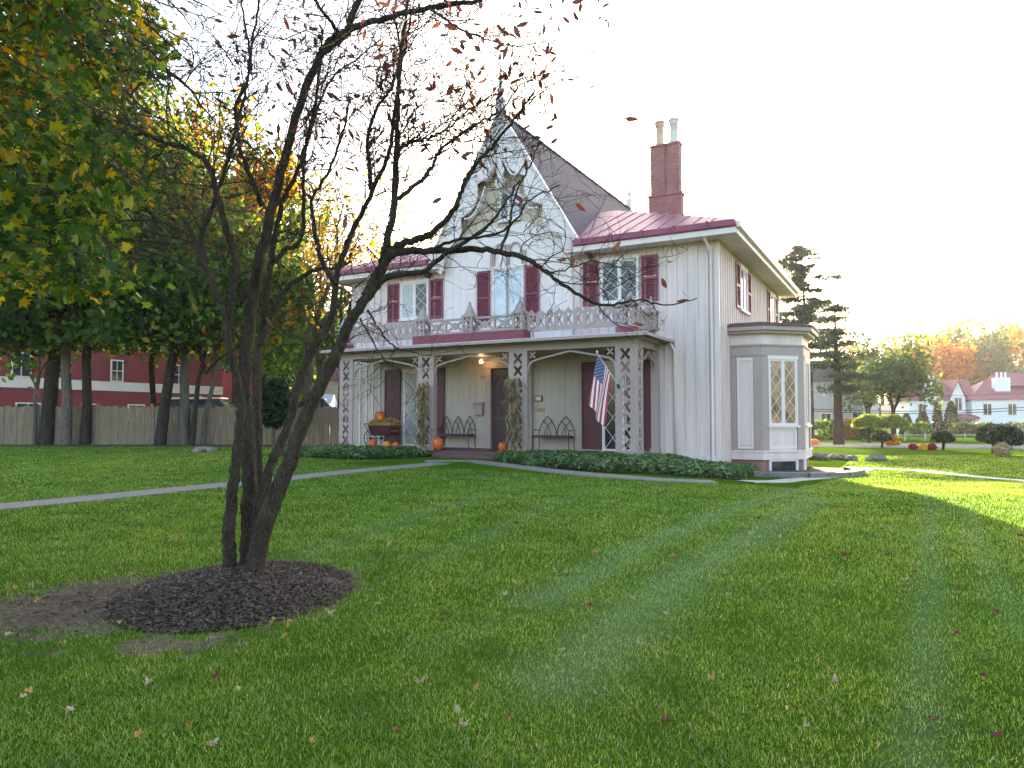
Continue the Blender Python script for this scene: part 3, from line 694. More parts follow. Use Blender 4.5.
for s_ in (-1, 1):
    for k in (-1, 1):
        c = -5.22 + k * .28
        pts = [(c + s_ * .27 * math.cos(t) ** .8, 6.3 + .75 * math.sin(t)) for t in np.linspace(0, math.pi / 2 - .02, 7)]
        for a_, b_ in zip(pts[:-1], pts[1:]): mb.bar((a_[0], DF - .1, a_[1]), (b_[0], DF - .1, b_[1]), .05, .07, up=(0, 1, 0))
mb.box(-5.27, -5.17, DF - .14, DF - .08, 4.3, 7.0)
for c in (-5.85, -4.59): mb.box(c - .05, c + .05, DF - .13, DF - .08, 6.2, 6.75)
mb.build('hood_mould', M['taupe'], house)
window(M3((-5.18, DF - .05, 7.85)), .66, .95, ('glass', 'barepane'))
# side wall upper windows
SW = lambda d_, z_: M3((UR + .025, d_, z_)) @ RZ(math.pi / 2)
for dd in (5.5, 11.3):
    window(SW(dd, 4.72), 1.0, 1.36, ('glass', 'curtain'), lat=False)
    shutter(SW(dd - 1.2, 4.7), .58, 1.45); shutter(SW(dd + .62, 4.7), .58, 1.45)
# french windows on the porch
for uc, w_ in ((-8.93, 1.2), (-1.24, 1.2)):
    window(M3((uc, DF - .025, PF + .02)), w_, 2.65, ('curtain', 'glass') if uc < -5 else ('glass', 'glass'), lat=True, name='french_window', sill=False, sz=.62)
for u0, w_ in ((-10.45, .72), (-8.25, .45), (-2.58, .66), (-.56, .46)):
    s_ = shutter(M3((u0, DF - .03, PF + .06)), w_, 2.72, louver=False)
# ---- front door
mb = MB()
for a_, b_ in ((-6.08, -5.86), (-4.58, -4.32)): mb.box(a_, b_, DF - .16, DF, PF, 3.05)
mb.box(-6.12, -4.28, DF - .18, DF, 2.86, 3.12)
fr_ = mb.build('door_frame', M['taupe'], house)
mb = MB(); mb.box(-5.86, -4.58, DF - .05, DF - .02, PF, 2.86); dr = mb.build('front_door', M['door'], house)
mb = MB()
for c in (-5.54, -4.9):
    for s_ in (-1, 1):
        pts = [(c + s_ * .25 * math.cos(t) ** .7, 2.0 + .6 * math.sin(t)) for t in np.linspace(0, math.pi / 2 - .02, 8)]
        for a_, b_ in zip(pts[:-1], pts[1:]): mb.bar((a_[0], DF - .06, a_[1]), (b_[0], DF - .06, b_[1]), .03, .05, up=(0, 1, 0))
        mb.box(c + s_ * .25 - .02, c + s_ * .25 + .02, DF - .075, DF - .05, .5, 2.0)
    mb.box(c - .25, c + .25, DF - .072, DF - .05, 1.15, 1.22); mb.box(c - .012, c + .012, DF - .07, DF - .05, 1.2, 2.55)
    lattice(mb, c - .22, c + .22, 1.25, 2.2, DF - .06, .22, .25, .016)
mb.box(-5.24, -5.2, DF - .075, DF - .05, PF, 2.86)
mb.build('door_tracery', M['floor'], dr)
mb = MB(); mb.lathe([(.0, 0), (.03, .01), (.035, .03), (.02, .05)], (-5.3, DF - .12, 1.15), 10); mb.build('door_knob', M['brass'], dr)
# ---- porch
PU0, PU1 = -10.79, -.1
mb = MB(); mb.box(PU0 - .05, PU1 + .05, -.06, DF, .04, PF); mb.box(PU0, PU1, .05, DF, -.4, .04)
mb.build('porch_floor', M['floor'], house)
mb = MB(); mb.box(-6.55, -4.15, -.42, -.062, -.1, .105); mb.box(-6.45, -4.25, -.40, -.07, .105, .12); mb.build('porch_step', M['floor'], house)
mb = MB(); mb.box(PU0 + .05, PU1 - .05, .1, DF, 3.24, 3.3); mb.build('porch_ceiling', M['porchwall'], house)
mb = MB(); mb.box(PU0, PU1, .0, .14, 3.2, 3.42); mb.box(PU1 - .14, PU1, .14, DF, 3.2, 3.42); mb.box(PU0, PU0 + .14, .14, DF, 3.2, 3.42)
mb.box(PU0 - .03, PU1 + .03, -.03, .0, 3.36, 3.42); mb.box(PU1, PU1 + .03, 0, DF, 3.36, 3.42)
mb.build('porch_beam', M['taupe'], house)
mb = MB()    # porch roof with moulded white eave
e = .42
mb.slab([(PU0 - e, -e, 3.52), (PU1 + e, -e, 3.52), (PU1 - .4, DF, 3.80), (PU0 + .4, DF, 3.80)], .05)
mb.slab([(PU1 + e, -e, 3.52), (PU1 + e, DF, 3.52), (PU1 - .4, DF, 3.80)], .05)
mb.slab([(PU0 - e, DF, 3.52), (PU0 - e, -e, 3.52), (PU0 + .4, DF, 3.80)], .05)
prf = mb.build('porch_roof', M['white'], house)
mb = MB(); mb.box(PU0 - e - .05, PU1 + e + .05, -e - .06, -e + .03, 3.42, 3.5); mb.box(PU1 + e - .03, PU1 + e + .06, -e + .03, DF - .02, 3.42, 3.5)
mb.box(PU0 - e - .06, PU0 - e + .03, -e + .03, DF - .02, 3.42, 3.5)
mb.box(PU0 - .2, PU1 + .2, -.2, -.03, 3.40, 3.46); mb.box(PU1 + .03, PU1 + .2, -.03, DF - .02, 3.40, 3.46)
mb.build('porch_gutter', M['taupe'], prf)
mb = MB(); mb.box(-7.5, -3.45, -.2, .25, 3.53, 3.82); mb.build('balcony_base', M['maroon'], house)
for x0 in (-.62, -10.9): mb = MB(); mb.box(x0, x0 + .5, -.1, .3, 3.56, 3.72); mb.build('post_block', M['redroof'], house)
# columns: two stiles with X-shaped cut-outs between
def panel(mb, w, z0, z1):
    """lattice panel on local x 0..w, y 0..-.05"""
    st = w * .27
    mb.box(0, st, -.05, 0, z0, z1); mb.box(w - st, w, -.05, 0, z0, z1)
    a, b = st, w - st; c = (a + b) / 2; nC = 8; H = (z1 - z0 - .12) / nC; g = .062
    mb.box(a, b, -.049, -.001, z0, z0 + .06); mb.box(a, b, -.049, -.001, z1 - .06, z1)
    for i in range(nC):
        za = z0 + .06 + i * H; mb.box(a, b, -.0475, -.0025, za, za + .045); za += .045; zb = za + H - .045; zm = (za + zb) / 2
        if i % 3 == 2:      # tulip-like cell: slim centre post with two curls
            mb.box(c - .022, c + .022, -.048, -.002, za, zb); mb.box(a, b, -.047, -.003, za, za + .03)
            mb.prism([(a, zb), (a, zb - .14), (c - .03, zb)], -.046, -.004); mb.prism([(b, zb), (c + .03, zb), (b, zb - .14)], -.046, -.004)
        else:
            mb.prism([(a, za + g), (c - g, zm), (a, zb - g)][::-1], -.048, -.002); mb.prism([(b, za + g), (b, zb - g), (c + g, zm)][::-1], -.048, -.002)
            mb.prism([(a + g, zb), (c, zm + g), (b - g, zb)], -.047, -.003); mb.prism([(a + g, za), (b - g, za), (c, zm - g)], -.047, -.003)
    mb.box(-.02, w + .02, -.07, .02, z0 - .0, z0 + .11)
COLS = (-10.78, -7.43, -4.07, -.70)
for i, u0 in enumerate(COLS):
    mb = MB(); wd = .62 if i else .6
    if i == 3: wd = .6
    mb.M = M3((u0, .05, 0)); panel(mb, wd, PF + .002, 3.2)
    mb.M = Matrix.Identity(4)
    if i == 3:
        mb.M = M3((u0 + wd - .05, .05, 0)) @ RZ(math.pi / 2); panel(mb, .55, PF + .003, 3.199)
    elif i == 0:
        mb.M = M3((u0 + .05, .6, 0)) @ RZ(-math.pi / 2); panel(mb, .55, PF + .003, 3.199)
    else:
        mb.box(u0 + .01, u0 + .05, .051, .2, PF, 3.2); mb.box(u0 + wd - .05, u0 + wd - .01, .051, .2, PF, 3.2)
    mb.M = Matrix.Identity(4)
    mb.build('porch_column', M['taupe'], house)
mb = MB(); mb.box(PU1 - .2, PU1 + .02, DF - .2, DF - .001, PF, 3.2); mb.box(PU1 - .23, PU1 + .05, DF - .23, DF - .002, PF, PF + .12)
mb.build('pilaster', M['taupe'], house)
def arch(mb, x0, x1, y, spr=2.72, top=3.14):
    for s_ in (0, 1):
        P = [(0, spr - .15), (.02, spr), (.07, spr + .1), (.18, spr + .17), (.40, spr + .23)]
        h_ = (x1 - x0) / 2; P.append((h_, top))
        Q = [((x0 + p if s_ == 0 else x1 - p), z) for p, z in P]
        for a_, b_ in zip(Q[:-1], Q[1:]): mb.bar((a_[0], y, a_[1]), (b_[0], y, b_[1]), .05, .06, up=(0, 1, 0))
        # quatrefoil spandrel
        cx = (x0 + .16 if s_ == 0 else x1 - .16)
        for ang in range(4):
            a_ = math.pi / 4 + ang * math.pi / 2
            mb.bar((cx, y, 3.07), (cx + .12 * math.cos(a_), y, 3.07 + .12 * math.sin(a_)), .04, .045, up=(0, 1, 0))
for i in range(3):
    mb = MB(); arch(mb, COLS[i] + .62, COLS[i + 1], .07); mb.build('arch_brace', M['taupe'], house)
mb = MB(); mb.M = M3((PU1 - .07, 0, 0)) @ RZ(math.pi / 2); arch(mb, .6, DF - .2, 0); mb.build('arch_brace', M['taupe'], house)
# balustrade along the porch roof
def bpost(u_, d_, z0, z1):
    mb = MB(); w_ = .15
    for sx in (-1, 1):
        for sy in (-1, 1): mb.box(u_ + sx * w_ - .035, u_ + sx * w_ + .035, d_ + sy * w_ - .035, d_ + sy * w_ + .035, z0, z1)
    for zc in np.arange(z0 + .17, z1 - .05, .27):
        for sgn in (-1, 1):
            mb.bar((u_ - w_, d_ - w_, zc - sgn * .13), (u_ + w_, d_ - w_, zc + sgn * .13), .05, .05, up=(0, 1, 0))
            mb.bar((u_ + w_, d_ - w_, zc - sgn * .13), (u_ + w_, d_ + w_, zc + sgn * .13), .05, .05, up=(1, 0, 0))
    mb.box(u_ - .2, u_ + .2, d_ - .2, d_ + .2, z1, z1 + .06); mb.box(u_ - .2, u_ + .2, d_ - .2, d_ + .2, z0 - .03, z0 + .03)
    mb.add([(u_ - .15, d_ - .15, z1 + .06), (u_ + .15, d_ - .15, z1 + .06), (u_ + .15, d_ + .15, z1 + .06), (u_ - .15, d_ + .15, z1 + .06), (u_ - .03, d_ - .03, z1 + .42), (u_ + .03, d_ - .03, z1 + .42), (u_ + .03, d_ + .03, z1 + .42), (u_ - .03, d_ + .03, z1 + .42)],
           [(0, 1, 5, 4), (1, 2, 6, 5), (2, 3, 7, 6), (3, 0, 4, 7), (4, 5, 6, 7)])
    mb.lathe([(.03, 0), (.045, .03), (.03, .07), (.005, .09)], (u_, d_, z1 + .42), 8)
    return mb.build('balustrade_post', M['taupe'], house)
for u_ in (-7.3, -5.5, -3.72): bpost(u_, .08, 3.83, 4.32)
bpost(-.3, .1, 3.75, 4.32); bpost(-.3, 2.0, 3.85, 4.35); bpost(-10.6, .1, 3.75, 4.32)
def cresting(Mx, L_, z0=3.76, z1=4.34):
    mb = MB(); mb.M = Mx
    mb.box(0, L_, -.02, .02, z0, z0 + .15); mb.box(0, L_, -.018, .018, z1 - .1, z1 - .04)
    n = int(L_ / .29); s_ = L_ / n
    for i in range(n):
        c = (i + .5) * s_; zc = (z0 + .15 + z1 - .1) / 2; hh = (z1 - .1 - z0 - .15) / 2
        for sg in (-1, 1): mb.bar((c - .095, 0, zc - sg * hh), (c + .095, 0, zc + sg * hh), .06, .035, up=(0, 1, 0))
        mb.box(c - s_ / 2, c - s_ / 2 + .11, -.016, .016, z0 + .15, z1 - .1)
        mb.prism([(c - .1, z1 - .04), (c + .1, z1 - .04), (c + .1, z1), (c + .04, z1 + .02), (c, z1 + .09), (c - .04, z1 + .02), (c - .1, z1)], -.015, .015)
    for x in (.2, L_ / 2, L_ - .2): mb.box(x - .03, x + .03, -.02, .02, z0 - .18, z0)
    return mb.build('cresting_rail', M['taupe'], house)
cresting(M3((-3.5, .1, 0)), 3.0); cresting(M3((-10.4, .1, 0)), 2.9); cresting(M3((-.3, .3, 0)) @ RZ(math.pi / 2), 1.5)
for u0 in (-7.1, -5.3):
    mb = MB(); mb.M = M3((u0, .08, 0)); L_ = 1.4
    mb.box(-.05, L_ + .05, -.04, .04, 4.27, 4.33); mb.box(-.05, L_ + .05, -.04, .04, 3.85, 3.91)
    for k in range(2):
        c = L_ * (k + .5) / 2; hw = L_ / 4 - .02
        for sg in (-1, 1): mb.bar((c - hw, 0, 4.09 - sg * .17), (c + hw, 0, 4.09 + sg * .17), .07, .04, up=(0, 1, 0))
        mb.prism([(c, 3.97), (c + .16, 4.09), (c, 4.21), (c - .16, 4.09)], -.025, .025)
    mb.box(L_ / 2 - .03, L_ / 2 + .03, -.03, .03, 3.91, 4.27)
    mb.build('balcony_rail', M['taupe'], house)
# downspouts
mb = MB(); mb.tube([(1.42, DF - .6, 6.4), (1.42, DF - .5, 6.28), (1.47, DF - .1, 6.02), (1.47, DF - .06, 5.8), (1.47, DF - .06, .02), (1.5, DF - .18, -.05)], .045, 8); mb.build('downspout', M['siding'], house, True)
mb = MB(); mb.tube([(.3, DF - .25, 3.42), (.38, DF - .08, 3.2), (.38, DF - .06, .05)], .04, 8); mb.build('downspout', M['siding'], house, True)
# porch lamp, plaque, number, mailbox, bell
mb = MB(); mb.box(-6.3, -6.12, DF - .08, DF - .02, 2.62, 3.05); mb.box(-6.0, -5.92, DF - .62, DF - .1, 3.15, 3.2); pl = mb.build('lamp_bracket', M['taupe'], house)
mb = MB(); mb.lathe([(.0, -.055), (.04, -.04), (.055, 0), (.04, .04), (0, .055)], (-5.96, DF - .6, 3.06), 12); mb.build('lamp_bulb', M['lamp'], pl, True)
mb = MB(); mb.box(-4.24, -3.98, DF - .06, DF - .028, 1.74, 1.93); plq = mb.build('plaque', M['darkmetal'], house)
mb = MB(); mb.box(-4.21, -4.01, DF - .066, DF - .06, 1.77, 1.90); mb.build('plaque_face', M['siding'], plq)
fc = bpy.data.curves.new('house_number', 'FONT'); fc.body = '5403'; fc.size = .19; fc.extrude = .008; fc.align_x = 'CENTER'
t_ = bpy.data.objects.new('tmp_text', fc); COL.objects.link(t_); bpy.context.view_layer.update()
me = bpy.data.meshes.new_from_object(t_.evaluated_get(bpy.context.evaluated_depsgraph_get())); bpy.data.objects.remove(t_)
me.materials.clear(); me.materials.append(M['brass']); num = link(bpy.data.objects.new('house_number', me), house)
num.location = (-4.08, DF - .04, 1.40); num.rotation_euler = (math.pi / 2, 0, 0)
mb = MB(); mb.box(-6.53, -6.2, DF - .15, DF - .028, 1.3, 1.68); mbx = mb.build('mailbox', M['taupe'], house)
mb = MB(); mb.slab([(-6.56, DF - .19, 1.68), (-6.17, DF - .19, 1.68), (-6.17, DF - .028, 1.74), (-6.56, DF - .028, 1.74)], .02); mb.build('lid', M['taupe'], mbx)
# ---- bay window
BP = [(1.64, 3.38), (2.6, 3.38), (3.6, 4.38), (3.6, 6.0), (2.6, 7.0), (1.64, 7.0)]
def ring(mb, grow, z0, z1):
    c = (1.64, 5.19); Q = []
    for x, y in BP:
        gx_ = x + (grow if x > 1.7 else 0); gy_ = y + (grow * (1 if y > c[1] else -1) * (1 if (abs(y - 3.38) < .01 or abs(y - 7) < .01) else .41))
        if x == 2.6: gx_ = x + grow * .41
        Q.append((gx_, gy_))
    n = len(Q); mb.add([(x, y, z0) for x, y in Q] + [(x, y, z1) for x, y in Q], [tuple(range(n - 1, -1, -1)), tuple(range(n, 2 * n))] + [(i, (i + 1) % n, (i + 1) % n + n, i + n) for i in range(n)])
mb = MB(); ring(mb, 0, .0, 3.75); mb.build('bay_wall', M['siding'], house)
mb = MB(); ring(mb, -.04, -.8, 0); mb.build('bay_foundation', M['brick'], house)
mb = MB(); ring(mb, .06, -.02, .2); ring(mb, .09, .2, .25); mb.build('bay_skirt', M['siding'], house)
mb = MB(); ring(mb, .05, 3.08, 3.35); ring(mb, .09, 3.35, 3.4); ring(mb, .07, 3.06, 3.08); mb.build('bay_frieze', M['taupe'], house)
mb = MB(); ring(mb, .30, 3.8, 3.92); ring(mb, .2, 3.72, 3.8); mb.build('bay_cornice', M['taupe'], house)
mb = MB(); ring(mb, .34, 3.925, 3.99); ring(mb, .1, 3.99, 4.05); mb.build('bay_roof', M['bayroof'], house)
A_ = M3((1.64, 3.38, 0)); B_ = M3((2.6, 3.38, 0)) @ RZ(math.pi / 4); C_ = M3((3.6, 4.38, 0)) @ RZ(math.pi / 2)
mb = MB(); BW = math.sqrt(2)
mb.M = A_; mb.box(.02, .24, -.05, 0, .25, 3.06); mb.box(.74, .995, -.05, 0, .25, 3.06); mb.box(.24, .74, -.012, 0, .25, .4)
mb.M = B_; mb.box(-.02, .2, -.05, 0, .25, 3.06); mb.box(BW - .22, BW + .02, -.05, 0, .25, 3.06)
mb.M = C_; mb.box(-.02, .2, -.05, 0, .25, 3.06); mb.box(1.42, 1.64, -.05, 0, .25, 3.06)
mb.build('bay_pilaster', M['taupe'], house)
mb = MB(); mb.M = A_
for a_ in ((.26, .31), (.67, .72)): mb.box(*a_, -.03, 0, .3, 3.0)
mb.box(.31, .67, -.029, 0, 2.92, 3.0); mb.box(.31, .67, -.029, 0, .3, .38)
mb.M = B_; mb.box(.22, BW - .24, -.028, 0, .3, .36); mb.box(.22, BW - .24, -.028, 0, .86, .92)
for a_ in ((.22, .28), (BW - .30, BW - .24)): mb.box(*a_, -.027, 0, .36, .86)
mb.build('bay_panel_mould', M['white'], house)
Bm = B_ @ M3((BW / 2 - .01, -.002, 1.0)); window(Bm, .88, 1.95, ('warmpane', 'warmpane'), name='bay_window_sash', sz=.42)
Cm = C_ @ M3((.81, -.002, 1.0)); window(Cm, 1.0, 1.95, ('curtain', 'glass'), lat=False, name='bay_window_sash')
bs = B_ @ M3((BW / 2, .03, -.47)); mbw = MB(); mbw.M = bs
for b_ in ((-.5, -.43, 0, .44), (.43, .5, 0, .44)): mbw.box(b_[0], b_[1], -.06, 0, b_[2], b_[3])
mbw.box(-.5, .5, -.062, 0, .40, .46); mbw.box(-.5, .5, -.062, 0, -.04, .03); bw_ = mbw.build('basement_window', M['white'], house)
mbw = MB(); mbw.M = bs; mbw.box(-.43, .43, -.02, 0, .03, .4); mbw.build('pane', M['glass'], bw_)
mb = MB(); mb.M = B_; mb.box(BW - .02, BW + .06, -.05, .06, -.7, 0); mb.build('bay_post', M['white'], house)

# ------------------------------------------------------------------ things on the porch
def hobj(name, u_, d_, z_, rz=0, **k): return empty(name, hp(u_, d_, z_), HROT + rz, **k)
def bench(u_, d_, arches, span, label):
    b = hobj('garden_bench', u_, d_, PF, label=label, cat='bench', group='gothic iron benches on the porch')
    mb = MB(); mb.box(0, span, -.44, 0, .40, .43); mb.build('seat', M['darkmetal'], b)
    mb = MB(); mb.box(.03, span - .03, -.42, -.03, .43, .475); mb.build('cushion', M['cushion'], b)
    mb = MB(); w_ = span / arches
    for i in range(arches):
        c = (i + .5) * w_; hw = w_ / 2 - .005
        for s_ in (-1, 1):
            pts = [(c + s_ * hw * (1 - t ** 2.2), .02, .44 + .64 * t) for t in np.linspace(0, 1, 10)]; mb.tube(pts, .015, 6)
            pts = [(c - s_ * hw * .38 + s_ * hw * .95 * t ** 2.2, .02, .44 + .5 * t) for t in np.linspace(0, 1, 8)]; mb.tube(pts, .012, 6)
        mb.tube([(c, .02, .44), (c, .02, .7)], .009, 6)
    mb.build('backrest', M['darkmetal'], b)
    for x in (.02, span - .02):
        mb = MB(); mb.tube([(x, .0, .62), (x, -.25, .65), (x, -.42, .60), (x, -.43, .42)], .012, 6); mb.build('armrest', M['darkmetal'], b)
        for yy in (-.42, 0):
            mb = MB(); mb.tube([(x, yy, .42), (x + (.015 if x < .5 else -.015), yy, .2), (x + (-.02 if x < .5 else .02), yy, 0)], .014, 6); mb.build('leg', M['darkmetal'], b)
    return b
bench(-4.08, DF - .12, 2, 1.28, 'dark iron bench with two pointed arches beside the house number')
bench(-7.92, DF - .12, 3, 1.45, 'dark iron bench with three pointed arches below the mailbox')
PUMP = [(0, .02), (.3, 0), (.62, .08), (.88, .25), (1, .48), (.93, .72), (.7, .9), (.35, .95), (.1, .88), (0, .87)]
def pumpkin(u_, d_, z_, r, label, m='pumpkin', tall=1.7):
    p = hobj('pumpkin', u_, d_, z_, random.uniform(0, 3), label=label, cat='pumpkin', group='pumpkins at the porch')
    mb = MB(); mb.lathe([(a * r, b * r * tall) for a, b in PUMP], n=48, lobes=10, amp=.09); mb.build('shell', M[m], p, True)
    mb = MB(); mb.tube([(0, 0, .84 * r * tall), (.01, 0, .98 * r * tall), (r * .15, .01, 1.12 * r * tall)], [r * .16, r * .1, r * .12], 8); mb.build('stem', M['stem'], p)
    return p
pumpkin(-9.46, .2, PF, .145, 'tall round orange pumpkin beside the cart wheel, leftmost on the floor', tall=2.2)
pumpkin(-8.84, .2, PF, .14, 'paler yellow orange pumpkin in the middle below the cart', 'pumpkin2', 1.85)
pumpkin(-8.48, .22, PF, .12, 'small orange pumpkin right of the paler one below the cart', tall=1.9)
pumpkin(-6.63, .0, PF, .18, 'largest orange pumpkin on the step by the left cornstalk column', tall=2.3)
pumpkin(-4.33, .12, PF, .15, 'orange pumpkin beside the right cornstalk column by the door', tall=2.1)
# cart
cart = hobj('garden_cart', -9.58, .95, PF, label='maroon wooden garden cart with a spoked wheel holding hay and pumpkins', cat='cart')
cart.scale = (.8, .8, .85)
mb = MB(); mb.add([(-.5, -.3, .52), (.55, -.3, .52), (.55, .3, .52), (-.5, .3, .52), (-.6, -.38, .9), (.66, -.38, .9), (.66, .38, .9), (-.6, .38, .9)], [(3, 2, 1, 0), (0, 1, 5, 4), (1, 2, 6, 5), (2, 3, 7, 6), (3, 0, 4, 7)])
mb.add([(-.48, -.28, .53), (.53, -.28, .53), (.53, .28, .53), (-.48, .28, .53), (-.57, -.36, .9), (.63, -.36, .9), (.63, .36, .9), (-.57, .36, .9)], [(0, 1, 2, 3), (4, 5, 1, 0), (5, 6, 2, 1), (6, 7, 3, 2), (7, 4, 0, 3)])
mb.build('box', M['maroon2'], cart)
mb = MB()
for s_ in (-1, 1): mb.tube([(.55, s_ * .3, .5), (-.55, s_ * .3, .5), (-.9, s_ * .26, .95)], .02, 6)
mb.tube([(-.9, -.26, .95), (-.9, .26, .95)], .02, 6); mb.build('handle', M['darkmetal'], cart)
for s_ in (-1, 1):
    mb = MB(); mb.M = M3((-.45, s_ * .36, .36)) @ Matrix.Rotation(math.pi / 2, 4, 'X')
    mb.tube([(.36 * math.cos(a_), .36 * math.sin(a_), 0) for a_ in np.linspace(0, 2 * math.pi, 25)], .02, 6, False)
    for k in range(10): a_ = k * math.pi / 5; mb.tube([(0, 0, 0), (.36 * math.cos(a_), .36 * math.sin(a_), 0)], .01, 5)
    mb.tube([(0, 0, -.05), (0, 0, .05)], .045, 8); mb.build('wheel', M['darkmetal'], cart)
mb = MB(); mb.tube([(-.45, -.36, .36), (-.45, .36, .36)], .02, 6); mb.box(-.5, .5, -.02, .02, .34, .38)
mb.build('axle', M['darkmetal'], cart)
for s_ in (-1, 1): mb = MB(); mb.tube([(.45, s_ * .25, .54), (.48, s_ * .27, 0)], .022, 6); mb.build('leg', M['darkmetal'], cart)
hay = hobj('hay_bale', -9.55, .95, PF + .56, label='tan hay bale lying in the maroon garden cart', cat='hay bale')
P = np.stack([RNG.uniform(-.6, .62, 2600), RNG.uniform(-.34, .34, 2600), RNG.uniform(.18, .46, 2600)], -1); P[:, 2] = .18 + (P[:, 2] - .18) * (1 - .35 * (P[:, 0] / .62) ** 4)
hay.scale = (.82, .82, .9)
mb = MB(); mb.box(-.53, .55, -.29, .29, 0, .32); mb.build('bale_core', M['hay'], hay)
o = leaves('straw', P, .2, M['hay'], hay, tpl=np.array([(-.5, -.02, 0), (.5, -.03, .05), (.5, .03, .05), (-.5, .02, 0)]), tilt=.5)
pumpkin(-9.72, .9, PF + .93, .19, 'large orange pumpkin standing on the hay bale in the cart')
pumpkin(-9.55, .70, PF + .91, .13, 'smaller yellow orange pumpkin in front of the big one on the hay', 'pumpkin2')
# cornstalks
def corn(u_, h_, label, lean):
    c = hobj('cornstalk_bundle', u_, -.13, PF, label=label, cat='cornstalks', group='cornstalks tied to porch columns')
    mb = MB()
    for k in range(16):
        a_ = random.uniform(0, 6.28); r0 = random.uniform(.02, .17); x = r0 * math.cos(a_); y = -abs(r0 * math.sin(a_)) * .6
        mb.tube([(x, y, 0), (x * .7 + lean * .3, y, h_ * .5), (x * 1.1 + lean, y * 1.2, h_ * random.uniform(.85, 1.05))], [.016, .013, .006], 5)
    mb.build('stalks', M['stalk'], c)
    n = 420; mb = MB()
    for k in range(n):
        t = random.random(); z = .05 + t * h_ * .97; x = random.gauss(lean * t, .10); y = -abs(random.gauss(0, .07)) - .02
        L_ = random.uniform(.2, .5); dx = random.gauss(0, .35) * L_; dz = -L_ * random.uniform(.5, 1); wv = random.uniform(.014, .03)
        an = random.uniform(0, 3.14); wx, wy = wv * math.cos(an), wv * math.sin(an) * .6
        p0 = (x, y, z); p1 = (x + dx * .5, y - .05, z + dz * .35); p2 = (x + dx, y - .03, z + dz)
        if p2[2] < 0.01: continue
        mb.add([(p0[0] - wx * .4, p0[1] - wy * .4, p0[2]), (p0[0] + wx * .4, p0[1] + wy * .4, p0[2]), (p1[0] + wx, p1[1] + wy, p1[2]), (p1[0] - wx, p1[1] - wy, p1[2]), p2], [(0, 1, 2, 3), (3, 2, 4)])
    mb.build('husks', CORNLEAF, c)
    mb = MB(); mb.tube([(.16 * math.cos(a_) + lean * .5, .1 * math.sin(a_) - .06, h_ * .55) for a_ in np.linspace(0, 6.283, 16)], .012, 5, False); mb.build('twine', M['hay'], c)
CORNLEAF = leafmat('corn husk leaves', [(0, (.08, .055, .03)), (.4, (.25, .17, .09)), (.8, (.5, .39, .23)), (1, (.28, .28, .12))], .25)
corn(-7.1, 2.15, 'dry tan cornstalk bundle on the column left of the three arched bench', .03)
corn(-3.78, 2.25, 'dry tan cornstalk bundle on the column between the front door and the flag', -.03)
# flag
pb = hp(-.58, -.02, 2.1); pt = hp(-.80, -1.05, 2.93)
flag = empty('flag', pb, 0, label='striped red and white flag with a starred blue canton hanging from the corner column', cat='flag')
pb_v, dv = Vector((0, 0, 0)), Vector(pt - pb)
mb = MB(); mb.tube([pb_v, dv], .015, 8); mb.lathe([(.0, 0), (.03, .02), (.03, .05), (0, .08)], dv, 8); mb.build('pole', M['white'], flag)
mb = MB(); mb.tube([(0, 0, -.06), dv * .06], .03, 8); mb.build('bracket', M['darkmetal'], flag)
hx = dv.normalized(); HOI, FLY = .86, 1.45
side = Vector((-R_[0], -R_[1], 0))
def fpt(a, b):      # a 0..1 along hoist from tip inward, b 0..1 hanging down
    p = dv - hx * (.02 + a * HOI)
    fold = .055 * math.sin(a * 9 + b * 2) * (b ** .5)
    # gather towards the tip side as it falls
    q = p + Vector((0, 0, -1)) * (FLY * b * (.93 + .05 * a)) - hx * 0.0
    q += Vector((-hx.x, -hx.y, 0)) * (-.12 * b) * (1 - a) + side * (fold + .16 * b) + Vector((hx.x, hx.y, 0)) * (.22 * b * a)
    return q
na, nb = 26, 30; mb = MB(); V = [fpt(i / na, j / nb) for j in range(nb + 1) for i in range(na + 1)]
F = []; MI = []
for j in range(nb):
    for i in range(na):
        F.append((j * (na + 1) + i, j * (na + 1) + i + 1, (j + 1) * (na + 1) + i + 1, (j + 1) * (na + 1) + i))
        st = i // 2; MI.append(2 if (st < 7 and j < nb * .4) else (0 if st % 2 == 0 else 1))
mb.add(V, F); mb.mi = MI; cl = mb.build('cloth', [M['flagred'], M['flagwhite'], M['flagblue']], flag, True)
mb = MB()
for r_ in range(9):
    for c_ in range(6 if r_ % 2 == 0 else 5):
        b = .4 * (c_ + (.5 if r_ % 2 == 0 else 1)) / 6; a = .538 * (r_ + .5) / 9
        p = fpt(a, b); tx = (fpt(a + .01, b) - p).normalized(); ty = (fpt(a, b + .01) - p).normalized(); nn = tx.cross(ty).normalized()
        for sg in (-1, 1):
            V = [p + nn * .004 * sg + (tx * math.cos(math.pi * k / 5) + ty * math.sin(math.pi * k / 5)) * (.019 if k % 2 == 0 else .008) for k in range(10)]
            mb.add(V, [tuple(range(10))])
mb.build('stars', M['flagwhite'], cl)

